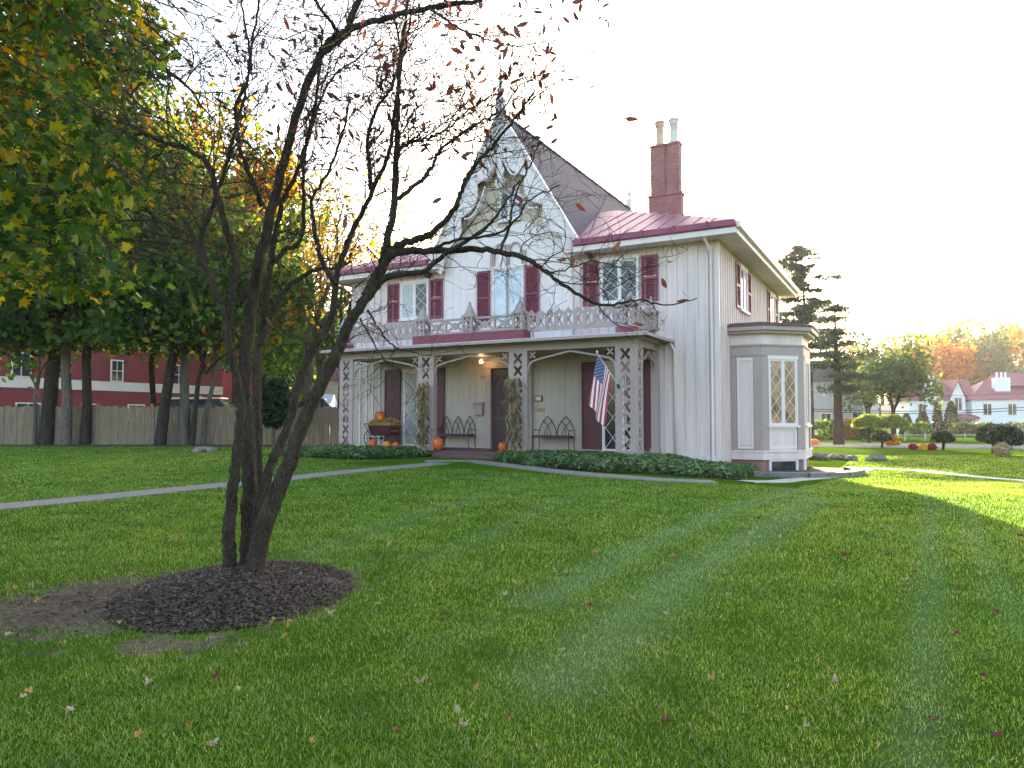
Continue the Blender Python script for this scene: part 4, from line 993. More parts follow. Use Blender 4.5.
# ------------------------------------------------------------------ ground cover beds
def bed(poly, n, hgt):
    P = np.array([p[:2] for p in poly]); lo, hi = P.min(0), P.max(0); out = []
    while len(out) < n:
        q = RNG.uniform(lo, hi, (n, 2)); ins = np.zeros(n, bool); j = len(P) - 1
        for i in range(len(P)):
            c = ((P[i, 1] > q[:, 1]) != (P[j, 1] > q[:, 1])) & (q[:, 0] < (P[j, 0] - P[i, 0]) * (q[:, 1] - P[i, 1]) / (P[j, 1] - P[i, 1] + 1e-12) + P[i, 0])
            ins ^= c; j = i
        out += list(q[ins])
    q = np.array(out[:n]); ed = np.minimum(polydist(list(P) + [P[0]], q[:, 0], q[:, 1]) / .35, 1)
    top = hgt * (.35 + .65 * np.sqrt(ed)) * (1 + .25 * np.sin(q[:, 0] * 3.1) * np.sin(q[:, 1] * 2.7 + q[:, 0]))
    z = zt(q[:, 0], q[:, 1]) + top * (1 - RNG.uniform(0, 1, n) ** 2.2 * .9)
    return np.stack([q[:, 0], q[:, 1], z], -1)
uv = lambda u_, d_: hp(u_, d_, 0)
bl = [uv(-11.8, -.15), uv(-6.75, -.15), uv(-6.7, -1.0), uv(-7.2, -2.1), uv(-7.9, -2.7), uv(-9.8, -2.4), uv(-11.8, -2.0)]
br = [uv(-4.1, -.12), uv(-.1, -.15), uv(-.05, 1.95), uv(1.6, 1.9), uv(1.8, 3.2), uv(2.5, 3.25), uv(2.55, 1.0), uv(2.9, -.8), uv(3.2, -2.2), uv(2.2, -3.3), uv(.6, -3.4), uv(-1.4, -2.9), uv(-3.1, -1.9), uv(-4.0, -1.1)]
SPR = np.array([(-.45, 0, 0), (-.1, -.24, .05), (.4, -.16, .03), (.55, 0, -.08), (.4, .16, .03), (-.1, .24, .05)])
for nm, P_, n_, lb in (('ground_cover', bl, 9000, 'low leafy green ground cover in the bed left of the porch step'), ('ground_cover', br, 15000, 'low leafy green ground cover in the bed right of the porch step below the flag')):
    o = leaves(nm, bed(P_, n_, .27), .105, M['cover'], tpl=SPR, tilt=.55); tag(o, lb, 'ground cover', kind='stuff')
    mb = MB(); mb.add([(p[0], p[1], float(zt(p[0], p[1])) + .014) for p in P_], [tuple(range(len(P_)))]); tag(mb.build('planting_bed', M['soil']), kind='structure')
# stone edging, window well and terrace by the bay
mb = MB(); V = [hp(u_, d_, 0) for u_, d_ in ((2.9, 2.2), (3.6, 2.2), (4.6, 3.0), (5.1, 4.2), (5.0, 5.6), (3.7, 5.6), (3.7, 4.2), (2.8, 3.3))]
mb.add([(p[0], p[1], float(zt(p[0], p[1])) + .02) for p in V], [tuple(range(len(V)))[::1]]); tag(mb.build('terrace', M['soil']), kind='structure')
well = empty('stone_well_curb', hp(3.9, 3.4, 0), HROT, label='low grey stone curb round the basement window beside the bay', cat='stone curb')
zz = float(zt(*hp(4, 3.4, 0)[:2])); mb = MB()
for a_, b_ in (((-1.2, -2.0), (.1, -1.75)), ((.1, -1.75), (.95, -.9)), ((.95, -.9), (1.25, .2)), ((1.25, .2), (.9, 1.3))):
    mb.bar((*a_, zz + .05), (*b_, zz + .05), .3, .16)
mb.build('curb_stone', M['rock'], well)
def rock(P, r, label, grp):
    o_ = MB(); V = []; F = []; n_, m_ = 9, 6
    for j in range(m_):
        ph = math.pi * (j + .5) / m_
        for i in range(n_):
            th = 2 * math.pi * i / n_; k = 1 + random.uniform(-.2, .2); V.append((r * k * math.sin(ph) * math.cos(th) * 1.3, r * k * math.sin(ph) * math.sin(th), r * .65 * k * math.cos(ph) + r * .4))
    for j in range(m_ - 1):
        for i in range(n_): F.append((j * n_ + i, (j + 1) * n_ + i, (j + 1) * n_ + (i + 1) % n_, j * n_ + (i + 1) % n_))
    F.append(tuple(range(n_))); F.append(tuple((m_ - 1) * n_ + i for i in range(n_))[::-1]); o_.add(V, F)
    ob = o_.build('stone', M['rock']); ob.location = tuple(P); ob.rotation_euler = (0, 0, random.uniform(0, 6)); return tag(ob, label, 'stone', grp)
for k, (px, py) in enumerate(((813, 459), (820, 459.5), (827, 458), (834, 459), (840, 459.5), (846, 459), (852, 460.5))): rock(gp(px, py), random.uniform(.16, .25), 'rough grey field stone in the row edging the lawn behind the bay', 'stones in the edging row')
rock(gp(877, 460.5), .24, 'larger single grey stone on the lawn right of the edging row', None)
rock(gp(869, 461), .14, 'small low stone on the lawn left of the larger single one', None)
for k, (px, py) in enumerate(((198, 452.5), (205, 451.5), (212, 452.5))): rock(gp(px, py), .17, 'dark small stone in the little heap on the left lawn before the fence', 'stones in the heap on the left lawn')

# ------------------------------------------------------------------ multi-stemmed tree in front
BY = 5.55
tree = empty('multi_stemmed_tree', (-2.12, 5.55, 0), 0, label='nearly bare dark multi stemmed tree standing in the mulch ring on the lawn', cat='tree')
TO = np.array([-2.12, 5.55, 0])
limbs = MB(); tips = []
def smooth(pts, k=4):
    P = [np.array(p, float) for p in pts]; out = []
    for i in range(len(P) - 1):
        p0, p1, p2, p3 = P[max(i - 1, 0)], P[i], P[i + 1], P[min(i + 2, len(P) - 1)]
        for j in range(k):
            t = j / k; out.append(.5 * ((2 * p1) + (-p0 + p2) * t + (2 * p0 - 5 * p1 + 4 * p2 - p3) * t * t + (-p0 + 3 * p1 - 3 * p2 + p3) * t ** 3))
    out.append(P[-1]); return out
LIMB = []
def limb(px, Y0, Y1, r0, r1, spawn=1., n=13):
    m = len(px); pts = []
    for i, (x, y) in enumerate(px): pts.append(ap(x, y, Y0 + (Y1 - Y0) * (i / (m - 1))) - TO)
    Q = smooth(pts, 7)
    Q = [q + np.array([random.gauss(0, .004), random.gauss(0, .008), random.gauss(0, .004)]) if 0 < i < len(Q) - 1 else q for i, q in enumerate(Q)]
    r0 *= .84; R = [r0 + (r1 - r0) * (i / (len(Q) - 1)) ** (.55 if r1 < .007 else .72) for i in range(len(Q))]
    limbs.tube(Q, R, n, rough=.10); LIMB.append((Q, R, spawn))
limb([(231, 590), (230, 560), (229, 525), (233, 490), (237, 455), (240, 425), (240, 396), (230, 352), (223, 308), (209, 274), (198, 248), (186, 222)], 5.6, 5.3, .074, .014, .7)
limb([(226, 340), (231, 300), (236, 262), (226, 228), (218, 196), (210, 168), (190, 150), (165, 143), (140, 131), (120, 118)], 5.45, 5.0, .042, .012, .9)
limb([(205, 262), (201, 236), (210, 214), (217, 192), (228, 160), (236, 128), (246, 90), (252, 40), (262, -10)], 5.35, 5.3, .026, .008, 1)
limb([(246, 592), (248, 540), (250, 480), (247, 420), (244, 386), (250, 320), (257, 274), (266, 236), (279, 183), (299, 108), (323, 51), (341, 34), (380, 20), (430, 8), (482, 0)], 5.75, 5.5, .088, .017, .8)
limb([(323, 51), (345, 34), (352, 16), (362, -6), (370, -40)], 5.6, 5.5, .045, .02, .4)
limb([(262, 205), (256, 190), (246, 165), (240, 148), (236, 110), (250, 70), (246, 30), (240, -10)], 5.7, 5.9, .03, .007, 1)
limb([(252, 588), (256, 540), (258, 480), (257, 365), (263, 326), (268, 284), (273, 250), (282, 203), (296, 175), (310, 130), (318, 80), (322, 30)], 6.0, 6.4, .062, .010, .8)
limb([(262, 345), (271, 318), (289, 287), (315, 270), (333, 268), (352, 262)], 6.1, 6.5, .04, .012, .8)
limb([(275, 262), (285, 250), (300, 240), (304, 205), (304, 162), (313, 122), (330, 80), (352, 62), (380, 40)], 6.2, 6.8, .032, .007, 1)
limb([(248, 592), (256, 540), (264, 490), (273, 460), (285, 433), (305, 365), (331, 318), (336, 279), (345, 250), (355, 226), (375, 186), (390, 150), (395, 110), (402, 60), (412, 10)], 5.6, 5.9, .062, .010, .9)
limb([(371, 190), (369, 165), (368, 140), (376, 110), (391, 88), (400, 50), (392, 10)], 5.75, 5.7, .026, .008, 1)
limb([(336, 285), (322, 260), (316, 235), (312, 200), (330, 170), (342, 135), (350, 100)], 5.6, 5.2, .028, .007, 1)
limb([(250, 592), (262, 534), (276, 495), (291, 460), (297, 438), (315, 396), (336, 355), (350, 322), (370, 292), (380, 272), (386, 245), (394, 202), (396, 158), (397, 119), (400, 60), (408, 0)], 5.4, 5.3, .094, .012, .8)
limb([(378, 276), (392, 250), (414, 240), (434, 231), (455, 208), (464, 184), (478, 162), (498, 140), (520, 112), (535, 90)], 5.35, 4.9, .05, .006, .75)
limb([(366, 296), (385, 262), (404, 251), (429, 251), (476, 249), (512, 254), (532, 262), (543, 270), (571, 290), (598, 304), (621, 303), (640, 300), (668, 305), (697, 298)], 5.35, 4.7, .052, .003, 1.0)
limb([(352, 318), (370, 295), (389, 277), (424, 271), (445, 254), (466, 242), (488, 226), (502, 208), (520, 180)], 5.3, 4.9, .045, .006, .75)
limb([(394, 202), (410, 190), (432, 168), (440, 150), (470, 128), (500, 110), (520, 85)], 5.3, 5.1, .028, .005, 1.2)
limb([(396, 160), (405, 145), (428, 138), (448, 128), (466, 112), (490, 96)], 5.3, 5.5, .022, .005, 1.2)
limb([(430, 250), (460, 240), (500, 232), (520, 214), (530, 200), (560, 185)], 5.1, 4.8, .018, .004, .75)
limb([(368, 310), (380, 330), (392, 345), (412, 352), (432, 356)], 5.3, 5.0, .012, .003, 1.4)
limb([(360, 318), (372, 340), (384, 360), (400, 368)], 5.3, 5.1, .010, .003, 1.4)
limb([(540, 268), (556, 272), (590, 262), (622, 268)], 4.85, 4.6, .010, .003, 1.4)
limb([(598, 305), (608, 318), (620, 326), (634, 330)], 4.8, 4.7, .007, .002, .6)
limb([(500, 253), (510, 225), (514, 200), (530, 165), (540, 140)], 5.0, 4.8, .016, .004, .75)
limb([(340, 36), (330, 20), (318, 5), (310, -30)], 5.55, 5.2, .022, .01, .6)
limb([(430, 8), (455, 26), (478, 36), (500, 44), (520, 46), (545, 42), (562, 40)], 5.5, 5.2, .014, .003, 1.1)
trunk = limbs.build('trunk', M['bark'], tree, True)
tw = MB(); leafP = []; deadP = []
def twig(p, d, L_, r, lev):
    p = np.array(p); k = 5; pts = [p]; cur = d / (np.linalg.norm(d) + 1e-9)
    for i in range(k):
        cur = cur + np.array([random.gauss(0, .28), random.gauss(0, .28), random.gauss(.03, .22)]); cur /= np.linalg.norm(cur)
        pts.append(pts[-1] + cur * L_ / k)
    tw.tube(pts, [r * (1 - .8 * i / k) + .0008 for i in range(k + 1)], 4 if r < .006 else 5, False)
    if lev > 0:
        for i in range(1, k + 1):
            if random.random() < .8:
                dd = cur + np.array([random.gauss(0, .8), random.gauss(0, .8), random.gauss(0, .6)])
                twig(pts[i], dd, L_ * random.uniform(.35, .65), r * .5, lev - 1)
    else:
        leafP.append(pts[-1]); leafP.append(pts[-2])
for Q, R, sp in LIMB:
    n_ = len(Q)
    for i in range(2, n_):
        if R[i] > .045: continue
        z = Q[i][2]
        if z < 1.6: continue
        k = np.random.default_rng(i).integers(0, 2) if R[i] > .02 else 1
        wx = Q[i] + TO; ppx = 512 + FPX * wx[0] / wx[1]
        if random.random() < .25 * sp * (1 if ppx < 630 else .45) * (2.6 if z > 2.9 and ppx < 540 else 1):
            t = Q[min(i + 1, n_ - 1)] - Q[i - 1]; t = t / (np.linalg.norm(t) + 1e-9)
            dd = t * .8 + np.array([random.gauss(0, .6), random.gauss(0, .6), random.gauss(.1, .5)])
            twig(Q[i], dd, random.uniform(.28, .75) * (1.45 if z > 2.9 and ppx < 540 else 1 if ppx < 600 else .55 if ppx < 640 else .3), min(R[i] * .38, .0046), 2 if R[i] > .005 else 1)
tw.build('twigs', M['bark'], trunk)
leafP = np.array(leafP)
sel = leafP[(leafP[:, 2] > 3.3) & (RNG.uniform(0, 1, len(leafP)) < .075)]; sel2 = leafP[(leafP[:, 2] <= 3.3) & (RNG.uniform(0, 1, len(leafP)) < .004)]
sel = np.concatenate([sel, sel2]); sel = sel + RNG.normal(0, .02, sel.shape); sel[:, 2] -= .035
spec = [ap(x, y, 4.9) - TO for x, y in ((350, 130), (358, 135), (362, 142), (236, 118), (242, 128), (232, 132), (240, 142), (294, 122), (298, 128), (560, 258), (572, 262), (613, 247), (661, 281), (684, 297), (532, 232), (476, 117), (468, 155), (470, 100), (500, 92))]
sel = np.concatenate([sel, np.repeat(np.array(spec), 2, 0) + RNG.normal(0, .025, (2 * len(spec), 3))])
leaves('withered_leaf', sel, .068, M['deadred'], tree, tpl=OVAL)

# ------------------------------------------------------------------ trees
def grow(mb, p, d, L_, r, lev, tips, wob=.18, up=.05, nb=(3, 4), spread=.75, sides=7):
    k = 5; pts = [np.array(p)]; cur = np.array(d, float); cur /= np.linalg.norm(cur)
    for i in range(k):
        cur = cur + np.array([random.gauss(0, wob), random.gauss(0, wob), random.gauss(up, wob * .6)]); cur /= np.linalg.norm(cur); pts.append(pts[-1] + cur * L_ / k)
    mb.tube(pts, [r * (1 - .55 * i / k) for i in range(k + 1)], sides, False)
    for q in pts[2:]: tips.append((q, lev))
    if lev > 0:
        for _ in range(random.randint(*nb)):
            j = random.randint(2, k); dd = cur + np.array([random.gauss(0, spread), random.gauss(0, spread), random.gauss(.1, spread * .6)])
            grow(mb, pts[j], dd, L_ * random.uniform(.5, .75), r * .45, lev - 1, tips, wob, up, nb, spread, max(4, sides - 2))
def broad(name, label, x, y, h, r, crown, m, bark, nleaf, size, lean=(0, 0), bare=.3, cat='tree', group=None, tpl=None, rad=.9, trunk_h=.45, extra_low=None, lev=3, skirt=0):
    z0 = float(zt(x, y)); t = empty(name, (x, y, z0), 0, label=label, cat=cat, group=group)
    mb = MB(); th = h * trunk_h
    pts = [np.array([0, 0, -.15]), np.array([0, 0, .0]), np.array([lean[0] * .2, lean[1] * .2, th * .33]), np.array([lean[0] * .55 + random.gauss(0, .06), lean[1] * .5, th * .66]), np.array([lean[0], lean[1], th])]
    mb.tube(pts, [r * 1.3, r * 1.0, r * .84, r * .76, r * .62], 11, rough=.1); tips = []
    for k in range(random.randint(4, 5)):
        a = random.uniform(0, 6.28); dd = np.array([math.cos(a) * crown / h * 1.6, math.sin(a) * crown / h * 1.6, random.uniform(.6, 1.2)])
        grow(mb, pts[-1] - np.array([0, 0, random.uniform(0, th * .3)]), dd, (h - th) * random.uniform(.45, .65), r * .5, lev, tips, .16, .05)
    mb.build('trunk', bark, t, True)
    Pt = np.array([q for q, l in tips if l <= (1 if lev > 2 else 2)]); 
    Pt = Pt[Pt[:, 2] > h * bare]
    if len(Pt) == 0: return t
    ctr = np.array([lean[0], lean[1], h * .62]); 
    c = Pt[RNG.integers(0, len(Pt), nleaf)]
    # squash the outline into the wished crown
    off = RNG.normal(0, rad * .55, (nleaf, 3)) * np.array([1, 1, .75])
    P = c + off
    if skirt:
        cl_ = np.stack([RNG.normal(lean[0], crown * .6, 26), RNG.normal(lean[1], crown * .45, 26), RNG.uniform(4.6, 7.5, 26)], -1)
        P = np.concatenate([P, cl_[RNG.integers(0, 26, skirt)] + RNG.normal(0, 1, (skirt, 3)) * np.array([.6, .6, .38])])
    P[:, :2] = ctr[:2] + (P[:, :2] - ctr[:2]) * np.minimum(1, crown * 1.15 / (np.linalg.norm(P[:, :2] - ctr[:2], axis=1) + 1e-6))[:, None]
    P[:, 2] = np.minimum(P[:, 2], h * 1.06 - np.abs(RNG.normal(0, .3, len(P))))
    P = P[P[:, 2] > h * bare * .75]
    leaves('crown', P, size, m, t, tpl=tpl)
    return t
# trees along the fence on the left
TL = [(34, 31, .09, 9, 2.0, 'bark2', 'green', 'thin pale leaning trunk, leftmost tree along the board fence', (.1, 0)),
      (47, 31.2, .36, 14, 4.2, 'bark3', 'greenyel', 'thick dark forked tree before the fence, beside the thin pale trunk', (.4, 0)),
      (66, 30.6, .24, 17, 4.4, 'bark2', 'green', 'straight grey tree before the fence, between the thick forked one and a dark one', (0, 0)),
      (85, 31, .23, 17, 4.4, 'bark3', 'greenyel', 'straight dark trunk before the fence with leaves against the red wall', (.2, 0)),
      (152, 35, .17, 17, 4.6, 'bark3', 'greenyel', 'slender dark tree growing behind the fence', (.1, 0)),
      (160, 30.5, .25, 16, 4.6, 'bark3', 'green', 'dark tree before the fence leaning to the right', (.95, 0)),
      (184, 31, .24, 16, 4.4, 'bark2', 'greenyel', 'pale straight barked tree before the fence near the parked car', (-.1, 0)),
      (192, 30.3, .13, 12, 3.4, 'bark3', 'green', 'thin dark trunk close right of the pale barked tree', (.5, 0)),
      (262, 62, .25, 13.5, 4.5, 'bark3', 'greenyel', 'far green and yellow tree between the stems of the bare tree', (0, 0)),
      (292, 66, .25, 13, 4.5, 'bark3', 'green', 'far rounded tree behind the narrow white house', (0, 0)),
      (335, 70, .25, 13.5, 5, 'bark3', 'orange', 'far orange tree behind the tan garage', (0, 0)),
      (203, 30.8, .12, 11.5, 3.2, 'bark2', 'greenyel', 'thin curved trunk with yellow leaves before the fence', (.4, 0)),
      (305, 42, .42, 15, 3.8, 'bark2', 'yellow', 'big pale forked trunk with orange yellow leaves beyond the fence', (.2, 0)),
      (340, 33, .17, 11, 2.2, 'bark3', 'yellow', 'narrow dark trunk beside the left porch column', (0, 0)),
      (235, 46, .3, 17, 5.2, 'bark3', 'green', 'tall green tree far behind the fence at the end of the red building', (0, 0))]
for px, Y_, r, h, cr, bk, lm, lb, ln in TL:
    few = px in (305, 340)
    p = ap(px, 444, Y_)
    broad('deciduous_tree', lb, p[0], Y_, h, r, cr, M[lm], M[bk], {305: 1500, 340: 250}.get(px, 10000 if r > .15 else 4500), .27, ln, .2 if not few else .4, group='trees along the board fence', trunk_h=.34 if not few else .45, rad=1.05 if not few else .8, lev=2 if not few else 3, skirt=0 if few or Y_ > 40 else (3000 if r > .15 else 1500), tpl=MAPLE if px in (47, 66, 85) else None)
for x_, y_, lb in ((-17, 59, 'dense tree added to block sun far behind the fence, left of the house'), (-9, 57, 'dense tree added to block sun behind the left end of the house'), (-3.5, 58, 'dense tree added to block sun behind the steep gable'), (2, 58, 'dense tree added to block sun behind the middle of the house'), (7.5, 59, 'dense tree added to block sun behind the red right wing roof')):  # trees added only to keep the low sun off the left lawn
    broad('deciduous_tree', lb, x_, y_, 12.6, .25, 4.2, M['green'], M['bark3'], 5000, .42, (0, 0), .12, group='sun blocking trees added behind the house', rad=1.5, trunk_h=.25)
# leafless pale saplings catching light behind the house
for px, Y_, h, lb in ((318, 38, 13, 'tall bare pale tree left of the house roof with few leaves'), (352, 40, 14, 'bare pale tree just behind the left end of the roof'), (392, 44, 15, 'bare twiggy tree with yellow green leaf tufts above the left roof')):
    p = ap(px, 440, Y_); broad('bare_tree', lb, p[0], Y_, h, .17, 2.6, M['yellow'], M['bark2'], 330 if px != 392 else 700, .22, (0, 0), .4, group='bare trees behind the house', rad=.5, trunk_h=.3, lev=4)
# near maple at the left, its trunk outside the picture
mt = empty('maple_tree', (-8.6, 6.6, 0), 0, label='maple with turning green and yellow leaves overhanging the upper left of the lawn', cat='tree')
mb = MB(); tips = []
mb.tube([(0, 0, -.1), (.02, 0, 1), (.1, .05, 2.4), (.15, .1, 4.2)], [.36, .28, .25, .2], 12, rough=.1)
mapleLimbs = []
for tgt, r in (((3.2, -.6, 5.2), .09), ((3.4, .9, 4.4), .085), ((4.2, .2, 6.0), .09), ((2.6, 2.6, 5.0), .08), ((3.4, 3.0, 6.2), .08), ((2.2, -1.8, 5.6), .08), ((-3, 1, 6), .1), ((-2, -3, 6), .1), ((0, 4, 6.5), .1), ((1, -.5, 8.5), .12)):
    a = np.array([.13, .08, random.uniform(3.0, 4.1)]); b = np.array(tgt, float); mid = (a + b) / 2 + np.array([0, 0, .7])
    Q = smooth([a, mid, b, b + (b - mid) * .35 - np.array([0, 0, .45])], 6); mb.tube(Q, [r * (1 - .85 * i / (len(Q) - 1)) + .004 for i in range(len(Q))], 7, False)
    for q in Q[7:]:
        for _ in range(2):
            dd = np.array([random.gauss(.2, .7), random.gauss(0, .8), random.gauss(-.35, .45)]); grow(mb, q, dd, random.uniform(.5, .9), .012, 1, tips, .2, -.06, (2, 3), .7, 5)
mb.build('trunk', M['bark3'], mt, True)
tp = np.array([q for q, l in tips]); c = tp[RNG.integers(0, len(tp), 9500)]; P = c + RNG.normal(0, .17, c.shape)
more = []; tm = MB()
for _ in range(420):
    px, py, Y_ = random.uniform(-90, 150), random.uniform(-90, 262), random.uniform(5.2, 9.5)
    q = ap(px, py, Y_) - np.array([-8.6, 6.6, 0]); tt = []
    grow(tm, q, np.array([.6, random.gauss(0, .5), random.gauss(-.3, .3)]), random.uniform(.4, .7), .009, 1, tt, .2, -.06, (2, 3), .7, 4)
    more += [a_ for a_, l in tt]
tm.build('twigs', M['bark3'], mt)
more = np.array(more); c = more[RNG.integers(0, len(more), 15000)]; P = np.concatenate([P, c + RNG.normal(0, .13, c.shape)])
W = P + np.array([-8.6, 6.6, 0]); pxs = 512 + FPX * W[:, 0] / W[:, 1]
pzs = 415 - FPX * (W[:, 2] - EYE) / W[:, 1]
keep = (pxs < 128 + 26 * np.sin(pzs * .045) + 16 * RNG.normal(size=len(pxs))) & (W[:, 2] > 2.35)
leaves('crown', P[keep], .115, M['maple'], mt, tpl=MAPLE, tilt=.75)

# dark evergreen bush behind the big tree, bare stems below
def bush(name, label, x, y, rx, ry, rz, zc, n, m, size, cat='shrub', group=None, stems=0, mm=None):
    z0 = float(zt(x, y)); t = empty(name, (x, y, z0), 0, label=label, cat=cat, group=group)
    v = RNG.normal(size=(n, 3)); v /= np.linalg.norm(v, axis=1)[:, None]; rr = RNG.uniform(.72, 1.03, n)[:, None]
    lump = 1 + .09 * np.sin(v[:, :1] * 7 + x) * np.sin(v[:, 1:2] * 6 + y) + .07 * np.sin(v[:, 2:3] * 9)
    P = v * rr * lump * np.array([rx, ry, rz]) + np.array([0, 0, zc]); P = P[P[:, 2] > .02]
    leaves('foliage', P, size, m, t)
    mb = MB()
    if stems:
        for k in range(stems): a = random.uniform(0, 6.28); mb.tube([(.05 * math.cos(a), .05 * math.sin(a), -.05), (.14 * rx * math.cos(a), .14 * rx * math.sin(a), zc * .5), (.5 * rx * math.cos(a), .5 * rx * math.sin(a), zc + .2 * rz)], [.05, .04, .02], 6)
    else: mb.tube([(0, 0, -.05), (0, 0, zc + .5 * rz)], [.05, .02], 6)
    mb.build('stem', mm or M['bark2'], t); return t
p = ap(279, 440, 30); bush('evergreen_shrub', 'dark rounded evergreen shrub seen between the stems of the bare tree', p[0], 29.2, .75, .7, 1.0, 1.75, 2200, M['yew'], .22, stems=7)

# conifers on the right: whorled branches
def pine(label, x, y, h, base, spreads, lean, seed, nper=34, nsz=.18):
    random.seed(seed); z0 = float(zt(x, y)); t = empty('pine_tree', (x, y, z0), 0, label=label, cat='tree', group='tall pines beyond the bay')
    mb = MB(); ax = lambda z: np.array([lean[0] * (z / h) ** 1.5, lean[1] * (z / h), z])
    mb.tube([ax(0) - np.array([0, 0, .15])] + [ax(z) for z in np.linspace(0.05, h, 9)], [.36, .32, .27, .24, .22, .18, .14, .1, .06, .02], 9, rough=.1)
    P = []; z = base
    while z < h * .99:
        f = (z - base) / (h - base); R = np.interp(f, np.linspace(0, 1, len(spreads)), spreads)
        for k in range(random.randint(4, 6)):
            a = random.uniform(0, 6.28); L_ = R * random.uniform(.55, 1.15); dr = np.array([math.cos(a), math.sin(a), 0])
            Q = [ax(z), ax(z) + dr * L_ * .5 + np.array([0, 0, .12 * L_]), ax(z) + dr * L_ + np.array([0, 0, .05 * L_ - .12])]
            mb.tube(Q, [.05, .03, .01], 5, False)
            for s_ in np.linspace(.25, 1.05, max(3, int(L_ * 3.4))):
                c = Q[0] + (Q[2] - Q[0]) * s_ + np.array([0, 0, .1])
                for _ in range(2):
                    cc = c + np.array([random.gauss(0, .28), random.gauss(0, .28), random.gauss(.06, .10)])
                    P.append(cc + RNG.normal(0, 1, (nper // 2, 3)) * np.array([.2, .2, .09]))
        z += random.uniform(.45, .75) * (1 + .4 * f)
    mb.build('trunk', M['bark3'], t, True); leaves('crown', np.concatenate(P), nsz, M['needle'], t, tpl=np.array([(-.6, -.07, 0), (.6, -.1, .05), (.6, .1, .05), (-.6, .07, 0)]))
p = ap(839, 446, 42); pine('broad dark pine with a bare lower trunk right of the bay window', p[0], 42, 8.4, 3.3, [1.9, 2.15, 2.0, 1.6, 1.1, .5], (-.1, 0), 3, 50)
p = ap(811, 446, 60); pine('taller loose pine rising behind the house corner', p[0], 60, 16.8, 6.4, [1.6, 2.6, 3.4, 2.6, 2.9, 2.2, .9], (-.6, 0), 8, 46, .27)
random.seed(11)
# right background trees
def atY(px, Y_): return (px - 512) / FPX * Y_
TR = [(893, 62, 8.0, 3.2, 'olive', 5200, .34, 'rounded olive green tree left of the white house'), (868, 70, 9.0, 3.0, 'olive', 3200, .36, 'olive tree half hidden behind the dark pine'),
      (845, 85, 10, 3.6, 'rust', 2600, .4, 'rust coloured tree glimpsed behind the pine trunk'),
      (938, 150, 17, 8, 'orange', 4800, .75, 'bright orange tree behind the left end of the white house'), (972, 155, 17.5, 9, 'rust', 5200, .8, 'broad rusty orange tree behind the middle of the white house'),
      (1010, 150, 17.5, 8.5, 'olive', 4800, .75, 'grey green tree behind the right end of the white house'), (955, 170, 20, 8, 'greenyel', 4200, .8, 'yellow green tree peeping between the orange crowns'), (1040, 165, 22, 9, 'rust', 4200, .85, 'tall rusty tree at the right edge of the picture'),
      (912, 175, 18, 9, 'rust', 4000, .85, 'muted rust tree far behind the olive tree'), (990, 190, 24, 9, 'olive', 3800, .9, 'tallest pale olive tree on the skyline above the white house'), (880, 200, 18, 10, 'olive', 3800, .95, 'distant olive tree above the street'),
      (815, 110, 12, 5, 'greenyel', 2500, .5, 'yellow green tree low beside the bay window')]
for px, Y_, h, cr, lm, n_, sz, lb in TR:
    broad('deciduous_tree', lb, atY(px, Y_), Y_, h * (1.2 if Y_ > 120 else 1.08), .16 + h * .012, cr, M[lm], M['bark3'], n_, sz, (0, 0), .2, group='trees across the road', rad=1.0 + cr * .16, trunk_h=.3)
# small lime trees (weeping habit)
for px, lb in ((868, 'low lime green umbrella tree, left of the pair across the road'), (892, 'low lime green umbrella tree, right of the pair across the road')):
    Y_ = 50; x = atY(px, Y_); z0 = float(zt(x, Y_)); t = empty('umbrella_tree', (x, Y_, z0), 0, label=lb, cat='tree', group='lime umbrella trees')
    mb = MB(); mb.tube([(0, 0, -.1), (.05, 0, .7), (0, 0, 1.5)], [.09, .07, .05], 7); mb.build('trunk', M['bark3'], t)
    v = RNG.normal(size=(2400, 3)); v /= np.linalg.norm(v, axis=1)[:, None]; v[:, 2] = np.abs(v[:, 2]); P = v * RNG.uniform(.8, 1.05, (2400, 1)) * np.array([1.0, .95, .75]) + np.array([0, 0, 1.15]) + RNG.normal(0, .08, (2400, 3)); leaves('crown', P, .2, M['lime'], t)
# clipped mushroom yews
def mushroom(px, py, W_, H_, zc, label, n_=1800):
    g_ = gp(px, py); z0 = float(zt(g_[0], g_[1])); t = empty('clipped_yew', (g_[0], g_[1], z0), 0, label=label, cat='topiary', group='mushroom shaped yews')
    mb = MB(); mb.tube([(0, 0, -.1), (.03, 0, zc * .6), (-.02, 0, zc + .05)], [.07, .055, .05], 7); mb.tube([(.02, 0, zc * .3), (.16, .03, zc)], [.05, .03], 6); mb.build('trunk', M['bark3'], t)
    v = RNG.normal(size=(n_, 3)); v /= np.linalg.norm(v, axis=1)[:, None]; v[:, 2] = np.where(v[:, 2] < 0, v[:, 2] * .25, v[:, 2])
    P = v * RNG.uniform(.8, 1.02, (n_, 1)) * np.array([W_, W_ * .9, H_]) + np.array([0, 0, zc]) + RNG.normal(0, .02, (n_, 3)); leaves('foliage', P, .11, M['topiary'], t)
mushroom(1006, 456, .68, .66, .62, 'biggest dark mushroom clipped yew at the right edge of the lawn', 3600)
mushroom(993, 453.5, .62, .62, .66, 'mushroom clipped yew half hidden behind the biggest one', 3000)
mushroom(943, 450, .48, .40, .5, 'mushroom clipped yew by the road right of the flowers')
mushroom(882, 448, .45, .38, .5, 'mushroom clipped yew by the road left of the flowers')
g_ = gp(1000, 456); bush('dry_shrub', 'pale dry twiggy plant below the biggest clipped yew', g_[0] - .15, g_[1] - .35, .3, .3, .3, .28, 700, M['stalk'], .12, 'plant')
